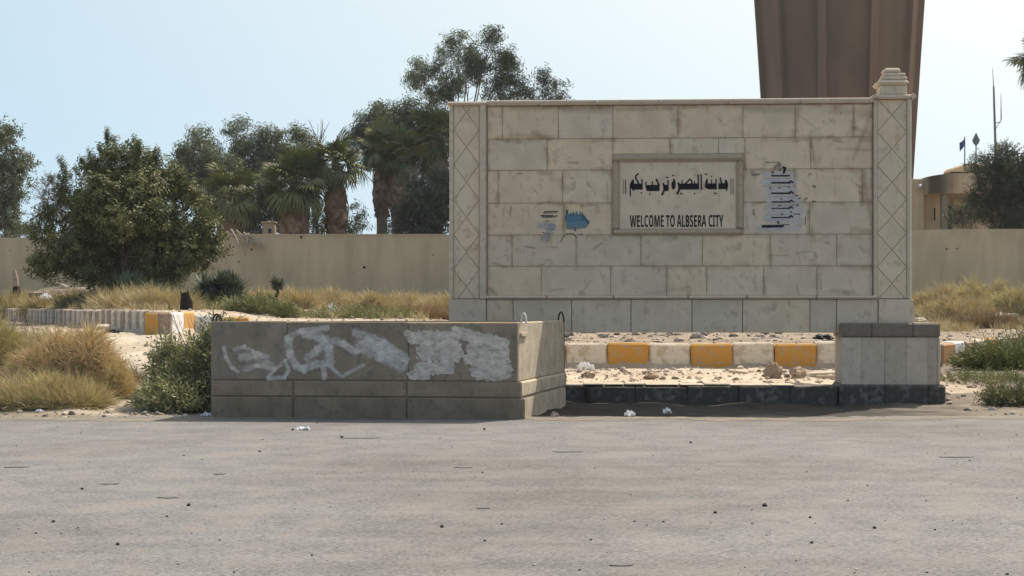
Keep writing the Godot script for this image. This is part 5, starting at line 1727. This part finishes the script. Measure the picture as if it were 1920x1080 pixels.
func build_scrub():
	var fine := [blades(16, 0.30, 0.006, 0.9, 1, 0.7), blades(14, 0.34, 0.007, 1.1, 2, 0.8)]
	var coarse := [blades(16, 0.5, 0.016, 0.7, 3, 0.6), blades(14, 0.45, 0.018, 0.9, 4, 0.7)]
	var leafy := [sprig(13, 0.26, 0.07, 0.018, 0.6, 0.1, 11), sprig(12, 0.3, 0.08, 0.016, 0.5, 0.1, 12)]
	var straw1 := Color(0.45, 0.375, 0.225)
	var straw2 := Color(0.60, 0.515, 0.345)
	var rust1 := Color(0.55, 0.42, 0.255)
	var rust2 := Color(0.65, 0.54, 0.355)
	var green1 := Color(0.36, 0.335, 0.18)
	var green2 := Color(0.54, 0.485, 0.29)
	# near clumps on the sand
	scrub("dry_shrub", "rust-orange dry shrub on the sand near the road", "shrub", -5.623, 19.6, 0.68, 0.92, 2400, fine, M.dry, rust1, rust2, 1.0, "dry shrubs near the road", 0.8)
	scrub("dry_shrub", "yellow-green dry shrub at the picture's edge beside the rust-orange one", "shrub", -6.784, 20.6, 0.85, 0.98, 2600, fine, M.dry, green1, green2, 1.0, "dry shrubs near the road", 0.8)
	scrub("dry_shrub", "low straw-coloured fringe of dry stalks in front of the rust-orange shrub", "shrub", -5.741, 18.5, 0.85, 0.40, 1500, fine, M.dry, straw1, green2, 0.9, "dry shrubs near the road", 0.45)
	scrub("dry_shrub", "straw-green side growth of the rust shrub facing the sand path", "shrub", -5.164, 19.5, 0.28, 0.55, 600, fine, M.dry, straw1, green2, 0.9, "dry shrubs near the road", 0.9)
	scrub("green_shrub", "grey-green leafy shrub beside the concrete block's end", "shrub", -3.676, 18.9, 0.60, 1.15, 2800, leafy, M.leaf, Color(0.20, 0.20, 0.122), Color(0.39, 0.375, 0.25), 1.0, "", 0.8)
	scrub("green_shrub", "spreading front branches of the grey-green shrub low on the sand", "shrub", -3.900, 18.3, 0.42, 0.42, 800, leafy, M.leaf, Color(0.21, 0.21, 0.12), Color(0.42, 0.40, 0.25), 0.9, "", 0.5)
	scrub("weed", "few dry twigs on the sand path between the two shrubs", "weed", -5.090, 20.5, 0.2, 0.16, 40, fine, M.dry, Color(0.12, 0.10, 0.07), Color(0.2, 0.17, 0.12), 0.9, "", 0.8)
	# right of the pedestal
	scrub("green_weed", "fresh green weed clump against the kerb right of the pedestal", "weed", 7.931, 25.0, 0.62, 0.50, 900, leafy, M.leaf, Color(0.11, 0.125, 0.05), Color(0.23, 0.235, 0.115), 1.1, "weeds right of the pedestal", 0.6)
	scrub("green_weed", "second weed clump at the picture's edge on the kerb", "weed", 9.217, 27.0, 0.7, 0.85, 700, leafy, M.leaf, Color(0.12, 0.125, 0.06), Color(0.25, 0.24, 0.13), 1.1, "weeds right of the pedestal", 0.6)
	scrub("green_weed", "dark low weed on the gravel at the picture's edge near the road", "weed", 6.323, 19.2, 0.38, 0.24, 500, leafy, M.leaf, Color(0.10, 0.10, 0.055), Color(0.20, 0.18, 0.10), 0.8, "weeds right of the pedestal", 0.7)
	scrub("green_weed", "thin mat of green weeds on the bank below the kerb", "weed", 6.998, 22.3, 0.9, 0.07, 420, leafy, M.leaf, Color(0.14, 0.145, 0.07), Color(0.24, 0.23, 0.13), 0.6, "weeds right of the pedestal", 0.5)
	# long dry grass before the wall
	var lab := ["right of the striped kerb's far end", "left of the dead stump", "in the shade of the round bush", "behind the striped kerb", "by the spiky plant", "between the spiky plant and the twisted stem", "right of the twisted stem", "behind the white plastic bag", "right of the white plastic bag", "left of the sign's edge", "touching the sign's outer edge"]
	var k := 0
	for q in [[40, 57, 60, 0.6, 1], [110, 50, 62, 0.5, 1], [175, 46, 60, 0.5, 0], [235, 42, 58, 0.48, 0], [300, 40, 56, 0.42, 0], [470, 50, 50, 0.62, 0], [545, 53, 52, 0.72, 0], [620, 56, 54, 0.70, 0], [700, 55, 60, 0.8, 0], [770, 56, 58, 0.8, 0], [830, 52, 50, 0.66, 0]]:
		var gx: float = (q[0] - 960.0) * q[1] / 2900.0
		scrub("dry_grass", "dry blond grass mound " + lab[k], "grass", gx, q[1], q[2] * q[1] / 2900.0, q[3], 560, coarse, M.dry, straw1 if q[4] == 0 else green2, straw2 if q[4] == 0 else straw1, 1.0, "dry grass before the wall", 0.9)
		k += 1
	k = 0
	lab = ["tall and reaching the pedestal's side", "highest of those right of the sign", "low and straw pale, in front of the taller ones", "greener, at the picture's edge"]
	for q in [[1750, 50, 60, 1.25, 0], [1830, 52, 70, 1.55, 1], [1790, 47, 70, 0.8, 0], [1915, 50, 60, 1.35, 1]]:
		var gx: float = (q[0] - 960.0) * q[1] / 2900.0
		scrub("dry_grass", "dry grass clump right of the sign, " + lab[k], "grass", gx, q[1], q[2] * q[1] / 2900.0, q[3], 900, coarse, M.dry, straw1 if q[4] == 0 else green1 * 1.3, straw2 * 0.9, 1.0, "dry grass before the wall", 0.9)
		k += 1
	# greener weeds just over the barrier
	scrub("green_weed", "pale green weeds showing over the concrete block's top", "weed", -5.834, 36.0, 0.75, 0.5, 700, leafy, M.leaf, Color(0.15, 0.155, 0.08), Color(0.28, 0.27, 0.15), 1.1, "weeds over the block", 0.6)
	scrub("green_weed", "sparse green weeds among rubble over the block's middle", "weed", -3.669, 38.0, 1.3, 0.24, 600, leafy, M.leaf, Color(0.17, 0.17, 0.08), Color(0.3, 0.28, 0.15), 1.0, "weeds over the block", 0.6)
	scrub("rusty_weed", "reddish brown dry weeds beside the sign's base", "weed", -2.207, 40.0, 0.7, 0.35, 260, fine, M.dry, Color(0.26, 0.16, 0.10), Color(0.34, 0.24, 0.15), 1.2, "", 0.6)
	scrub("dry_twigs", "brown dry twigs over the earth right of the pedestal", "weed", 12.276, 40.0, 0.8, 0.5, 240, fine, M.dry, Color(0.22, 0.16, 0.10), Color(0.32, 0.25, 0.16), 1.6, "", 0.6)
	scrub("low_growth", "low green growth under the round bush's lit side", "weed", -9.341, 43.0, 1.2, 0.7, 500, leafy, M.leaf, Color(0.10, 0.11, 0.05), Color(0.2, 0.2, 0.1), 1.3, "growth at the round bush's foot", 0.5)
	scrub("low_growth", "low grey-green growth under the round bush's dark side", "weed", -11.700, 43.5, 1.0, 0.55, 380, leafy, M.leaf, Color(0.10, 0.11, 0.06), Color(0.2, 0.2, 0.12), 1.3, "growth at the round bush's foot", 0.5)
	# grass that nobody could count, low between the mounds
	var forms := []
	var cols := []
	for i in 2600:
		var d := rf(36.0, 60.0)
		var px := rf(0, 850) if rng.randf() < 0.7 else rf(1710, 1920)
		var x := (px - 960.0) * d / 2900.0
		if d < front(x) + 0.5 or gapn.get_noise_2d(x * 0.5, d * 0.4) < -0.05: continue
		var dir := (Vector3.UP + unit() * 0.5).normalized()
		var ax := dir.cross(unit()).normalized()
		var s := rf(0.35, 0.8)
		forms.append(Transform3D(Basis(ax * s, dir * s, ax.cross(dir).normalized() * s), on(x, d, -0.03)))
		cols.append(straw1.lerp(straw2, rng.randf()) * rf(0.75, 1.1))
	tag(scatter("grass_tufts", coarse[0], M.dry, forms, cols), "short dry grass tufts scattered over the raised beds", "grass", "", "stuff")
	# spiky plants
	var spike := MB.new()
	for i in 34:
		var a := i * 2.4
		var el := rf(0.2, 1.45)
		var d := Vector3(cos(a) * cos(el), sin(el), sin(a) * cos(el))
		var s := d.cross(Vector3(0.2, 1, 0.1)).normalized() * 0.035
		var l := rf(0.35, 0.55)
		spike.tri(Vector3.ZERO - s * 0.5, Vector3.ZERO + s * 0.5, d * l * 0.5 + s, s.cross(d))
		spike.tri(Vector3.ZERO - s * 0.5, d * l * 0.5 + s, d * l * 0.5 - s, s.cross(d))
		spike.tri(d * l * 0.5 - s, d * l * 0.5 + s, d * l, s.cross(d))
	var sm := spike.done()
	for q in [["dark blue-green spiky plant right of the round bush", 410, 44.0, 1.15, 60, 0.9], ["green spiky plant in front of the round bush's base", 235, 43.0, 1.0, 60, 0.75], ["low green spiky plant under the round bush's edge", 290, 42.5, 0.7, 30, 0.6]]:
		var x: float = (q[1] - 960.0) * q[2] / 2900.0
		var p := thing("spiky_plant", q[0], "plant", on(x, q[2]), "spiky plants by the round bush")
		var fo := []
		var co := []
		for i in int(q[4]):
			var h: float = rng.randf()
			var px: float = rf(-1, 1) * q[5] * (1.0 - h * 0.4) * 0.75
			var s := rf(0.7, 1.1)
			fo.append(Transform3D(Basis(Vector3.UP, rf(0, TAU)) * Basis(Vector3.RIGHT, rf(-0.4, 0.4)) * Basis.from_scale(Vector3.ONE * s), Vector3(px, h * q[3] * 0.62, rf(-0.4, 0.4))))
			co.append(Color(0.075, 0.095, 0.075) * rf(0.6, 1.5))
		scatter("leaf_rosettes", sm, M.leaf, fo, co, p, "stuff")
	var tp := thing("twisted_stem", "dark twisted dead stem with a few grey leaves before the wall", "plant", on(-7.316, 48.0))
	var m := MB.new()
	m.tube([Vector3(0.02, 0, 0), Vector3(-0.05, 0.3, 0), Vector3(0.04, 0.55, 0), Vector3(0.0, 0.8, 0)], [0.09, 0.07, 0.05, 0.03], 6)
	m.tube([Vector3(-0.03, 0.3, 0), Vector3(-0.2, 0.42, 0), Vector3(-0.22, 0.5, 0)], [0.06, 0.07, 0.03], 6)
	obj("stem", m.done(), M.char, tp)
	var fo := []
	var co := []
	for i in 12:
		fo.append(Transform3D(Basis(Vector3.UP, rf(0, TAU)) * Basis.from_scale(Vector3.ONE * rf(0.4, 0.6)), Vector3(rf(-0.1, 0.2), rf(0.6, 0.85), rf(-0.1, 0.1))))
		co.append(Color(0.11, 0.12, 0.10) * rf(0.8, 1.4))
	scatter("leaf_rosettes", sm, M.leaf, fo, co, tp, "stuff")

# ======================================================= small things
func lump(called: String, label: String, category: String, at: Vector3, size: Vector3, seed_: int, rough: float, mt: Material, turn := 0.0, group := ""):
	var m := MB.new()
	var n := FastNoiseLite.new()
	n.seed = seed_
	n.frequency = 0.8
	n.fractal_octaves = 3
	var R := 9
	var C := 14
	var p := func(i, j):
		var t: float = PI * i / R
		var a: float = TAU * (j % C) / C
		var q := Vector3(sin(t) * cos(a), cos(t), sin(t) * sin(a))
		return q * (1.0 + rough * 1.8 * n.get_noise_3dv(q * 1.4)) * size
	for i in R:
		for j in C:
			var a: Vector3 = p.call(i, j)
			var b: Vector3 = p.call(i, j + 1)
			var c: Vector3 = p.call(i + 1, j)
			var e: Vector3 = p.call(i + 1, j + 1)
			m.tri(a, b, e, a + b + e)
			m.tri(a, e, c, a + e + c)
	var o := obj(called, m.done(), mt, self, at)
	o.rotation.y = turn
	tag(o, label, category, group)
	return o

func crumpled(called: String, label: String, at: Vector3, size: Vector3, seed_: int, mt: Material, group := ""):
	# a crumpled sheet or bag: a folded, thick-looking shell
	var n := FastNoiseLite.new()
	n.seed = seed_
	n.frequency = 1.6
	n.fractal_octaves = 3
	var m := MB.new()
	var N := 9
	var p := func(i, j):
		var u := float(i) / N * 2.0 - 1.0
		var v := float(j) / N * 2.0 - 1.0
		var h := 0.5 + 0.9 * n.get_noise_2d(u * 1.2, v * 1.2)
		var edge := 1.0 - maxf(absf(u), absf(v)) * 0.5
		return Vector3(u * (0.8 + 0.3 * n.get_noise_2d(v * 2.0, 7.0)), maxf(0.0, h * edge * 2.0 - 0.25), v * (0.8 + 0.3 * n.get_noise_2d(u * 2.0, 17.0))) * size
	for i in N:
		for j in N:
			m.quad(p.call(i, j), p.call(i + 1, j), p.call(i + 1, j + 1), p.call(i, j + 1), Vector3.UP)
	var o := obj(called, m.done(), mt, self, at)
	tag(o, label, "litter", group)
	return o

func build_small_things():
	# rocks between plinth and kerb
	lump("rock", "pointed pale grey rock standing in front of the last yellow kerb stone", "rock", on(3.802, 22.5, 0.08), Vector3(0.13, 0.15, 0.1), 1, 0.35, M.rock, 0.3)
	lump("rock", "broad brown rock right of the pointed grey rock", "rock", on(4.190, 22.5, 0.05), Vector3(0.19, 0.11, 0.13), 2, 0.35, M.rubble, 0.8)
	lump("rock", "small dark rock near the concrete block's end under the sign", "rock", on(1.077, 22.0, 0.03), Vector3(0.10, 0.07, 0.07), 3, 0.45, M.rock, 0.2)
	lump("rock", "small brown cube-like rock in front of the first white kerb stone", "rock", on(1.988, 22.0, 0.03), Vector3(0.085, 0.055, 0.07), 4, 0.2, M.rubble, 0.5)
	for q in [["flat pale slab lying behind the right pedestal's edge", 1545, 22.8, 0.42, 0.06], ["second flat slab leaning on the rubble beside the pedestal", 1555, 21.6, 0.34, 0.05], ["thin slab lying before the middle yellow kerb stone", 1385, 23.5, 0.3, 0.04], ["small flat slab by the first yellow kerb stone", 1215, 23.8, 0.18, 0.035]]:
		var x: float = (q[1] - 960.0) * q[2] / 2900.0
		var s := obj("stone_slab_piece", bev(Vector3(q[3], q[4], q[3] * 0.6), 0.012), M.rubble_white, self, on(x, q[2], q[4] * 0.5 + 0.02))
		s.rotation = Vector3(rf(-0.1, 0.1), rf(-0.4, 0.4), rf(-0.12, 0.12))
		tag(s, q[0], "slab", "broken slabs under the sign")
	crumpled("paper_scrap", "crumpled grey-white paper at the foot of the first kerb stones", on(1.185, 24.9, 0.01), Vector3(0.16, 0.15, 0.1), 3, M.plastic_white)
	lump("black_bag", "flattened black bag lying on the kerb bed under the sign", "bag", on(5.830, 29.0, 0.05), Vector3(0.19, 0.06, 0.12), 5, 0.3, M.plastic_black)
	# right bed rubble
	lump("rubble_heap", "big pale rubble heap at the foot of the right grass", "rubble", on(14.090, 45.0, 0.05), Vector3(0.75, 0.28, 0.5), 6, 0.4, M.rubble_white)
	lump("rubble_heap", "small white rubble lump beside the finial pillar's foot", "rubble", on(11.886, 45.0, 0.05), Vector3(0.22, 0.17, 0.2), 7, 0.3, M.rubble_white)
	lump("rubble_heap", "grey rubble lump with a dark hollow behind the pedestal", "rubble", on(12.339, 42.0, 0.05), Vector3(0.25, 0.2, 0.2), 8, 0.45, M.rock)
	lump("rock", "small brown stone on the gravel right of the pedestal", "rock", Vector3(6.398, gh(6.398, 21.5) + 0.02, -21.5), Vector3(0.07, 0.035, 0.05), 9, 0.3, M.rubble)
	# over the block
	crumpled("plastic_bag", "crumpled white plastic bag before the dry grass", on(-4.881, 42.0, 0.03), Vector3(0.20, 0.26, 0.15), 5, M.plastic_white)
	for q in [["long pale broken kerb piece below the white bag", 575, 41.0, 0.5, 0.09, 0], ["pale broken block left of the white bag", 600, 43.0, 0.36, 0.16, 0], ["row end of pale broken blocks right of the white bag", 715, 42.0, 0.55, 0.14, 0], ["reddish broken block beside the pale ones", 545, 43.5, 0.5, 0.15, 1], ["pale block at the sign's edge among rusty weeds", 690, 40.0, 0.3, 0.12, 0], ["flat pale block half buried before the grass", 472, 42.0, 0.4, 0.06, 0]]:
		var x: float = (q[1] - 960.0) * q[2] / 2900.0
		var s := obj("broken_block", bev(Vector3(q[3], q[4], 0.2), 0.02), M.kerb_brown if q[5] else M.rubble_white, self, on(x, q[2], q[4] * 0.35))
		s.rotation = Vector3(rf(-0.1, 0.1), rf(-0.3, 0.3), rf(-0.08, 0.08))
		tag(s, q[0], "block", "broken blocks over the barrier")
	# earth mound and burnt stump at the far left
	lump("earth_mound", "grey earth mound under the round bush's edge", "mound", on(-14.138, 50.0, 0.1), Vector3(1.5, 0.72, 0.7), 11, 0.25, M.earth)
	lump("grey_boulder", "dark grey boulder heap in the round bush's shade", "boulder", on(-12.627, 48.5, 0.2), Vector3(0.8, 0.6, 0.5), 12, 0.25, M.earth)
	var s := thing("burnt_stump", "burnt black stump with one upright splinter at the picture's edge", "stump", on(-18.279, 57.0))
	var m := MB.new()
	m.tube([Vector3(-0.1, 0, 0), Vector3(0.02, 0.5, 0), Vector3(0.0, 0.85, 0)], [0.42, 0.24, 0.1], 9)
	m.tube([Vector3(0.2, 0.1, 0), Vector3(0.42, 0.2, 0.1), Vector3(0.55, 0.3, 0.1)], [0.16, 0.1, 0.05], 7)
	m.tube([Vector3(-0.3, 0.1, 0.1), Vector3(-0.5, 0.35, 0.1), Vector3(-0.75, 0.3, 0.2)], [0.2, 0.2, 0.1], 7)
	obj("stump_body", m.done(), M.char, s)
	m = MB.new()
	m.tube([Vector3(0.0, 0.75, 0), Vector3(0.0, 1.1, 0), Vector3(-0.06, 1.45, 0)], [0.10, 0.09, 0.05], 6)
	m.tube([Vector3(-0.04, 1.0, 0.05), Vector3(-0.12, 1.5, 0.05)], [0.04, 0.02], 5)
	obj("splinter", m.done(), M.pale_bark, s)
	lump("charred_heap", "black charred heap beside the burnt stump", "heap", on(-19.800, 60.0, 0.1), Vector3(0.75, 0.42, 0.4), 13, 0.4, M.char)
	crumpled("plastic_bag", "small white plastic bag right of the burnt stump", on(-14.165, 47.0, 0.35), Vector3(0.2, 0.16, 0.15), 7, M.plastic_white)
	var d := thing("dead_stump", "brown dead stump with two ear-like splinters behind the kerb corner", "stump", on(-7.678, 36.5))
	m = MB.new()
	m.tube([Vector3(0, -0.05, 0), Vector3(0.0, 0.2, 0), Vector3(-0.03, 0.36, 0), Vector3(-0.04, 0.44, 0)], [0.16, 0.15, 0.11, 0.05], 8)
	m.tube([Vector3(-0.08, 0.3, 0), Vector3(-0.14, 0.46, 0)], [0.05, 0.015], 5)
	m.tube([Vector3(0.04, 0.3, 0), Vector3(0.03, 0.5, 0)], [0.045, 0.012], 5)
	obj("stump_body", m.done(), M.char, d)
	# the sand path
	var pl := obj("pale_slab", bev(Vector3(0.24, 0.05, 0.3), 0.015), M.rubble_white, self, on(-7.934, 30.0, 0.12))
	pl.rotation = Vector3(0.15, 0.2, 0.0)
	tag(pl, "pale flat slab leaning against the striped kerb's foot", "slab")
	lump("tyre_scrap", "dark rubber scrap beside the pale slab at the striped kerb", "scrap", on(-7.697, 30.0, 0.02), Vector3(0.16, 0.05, 0.1), 14, 0.3, M.plastic_black)
	var hose := MB.new()
	hose.tube([Vector3(-0.2, 0.0, 0.12), Vector3(-0.08, 0.03, 0.05), Vector3(0.06, 0.06, 0.0), Vector3(0.16, 0.09, -0.05)], [0.05, 0.055, 0.05, 0.04], 8)
	tag(obj("dark_log", hose.done(), M.char, self, on(-5.342, 18.4, 0.04)), "short dark log lying under the rust-orange shrub", "log")
	crumpled("blue_bag", "small blue and white plastic bag at the rust shrub's foot", on(-5.116, 18.5, 0.04), Vector3(0.08, 0.09, 0.06), 9, M.plastic_blue)
	crumpled("paper_scrap", "small white scrap on the sand at the road edge", on(-5.469, 17.9, 0.0), Vector3(0.05, 0.035, 0.04), 11, M.plastic_white)
	crumpled("paper_scrap", "white rag at the foot of the concrete block's outer end", on(-3.464, 17.5, 0.0), Vector3(0.07, 0.05, 0.05), 13, M.plastic_white)
	crumpled("paper_scrap", "white scrap in the shadow's edge right of the block", Vector3(1.330, 0.015, -17.45), Vector3(0.07, 0.06, 0.05), 15, M.plastic_white)
	crumpled("paper_scrap", "grey scrap inside the sign's shadow", Vector3(1.796, 0.015, -17.9), Vector3(0.06, 0.06, 0.05), 17, M.plastic_white)
	crumpled("paper_scrap", "pale scrap close to the block's lit end", Vector3(0.483, 0.015, -17.4), Vector3(0.05, 0.05, 0.04), 19, M.rubble_white)
	crumpled("paper_scrap", "white torn paper lying alone on the asphalt before the block", Vector3(-2.107, 0.014, -15.55), Vector3(0.085, 0.03, 0.06), 21, M.plastic_white)
	# dark stones on the road
	for q in [[1434, 953, 0.020], [1341, 966, 0.015], [829, 993, 0.014], [154, 921, 0.015], [100, 983, 0.013], [354, 952, 0.016], [908, 808, 0.018], [1295, 833, 0.016], [221, 1026, 0.013], [549, 809, 0.018], [641, 823, 0.02], [487, 850, 0.015], [1640, 995, 0.014], [1522, 1023, 0.012], [1519, 975, 0.012]]:
		var dd: float = 1.25 * 2900.0 / (q[1] - 575.0)
		lump("dark_pebble", "dark pebble lying loose on the asphalt", "pebble", Vector3((q[0] - 960.0) * dd / 2900.0, 0.012 + q[2] * 0.4, -dd), Vector3(q[2], q[2] * 0.7, q[2]) * 0.75, int(q[0]), 0.3, M.steel, 0.0, "dark pebbles on the road")
	# a concrete gatepost head behind the wall
	var gp := thing("concrete_post", "small concrete post with a dark opening behind the wall", "post", Vector3(-9.963, 0.9, -63.5))
	obj("post_body", bev(Vector3(0.5, 3.75, 0.5), 0.03), M.plaster_grey, gp, Vector3(0, 1.9, 0))
	obj("post_cap", bev(Vector3(0.6, 0.06, 0.6), 0.02), M.plaster_grey, gp, Vector3(0, 3.8, 0))
	obj("opening", bev(Vector3(0.12, 0.18, 0.02), 0.005), M.dark, gp, Vector3(0.06, 3.45, 0.255))
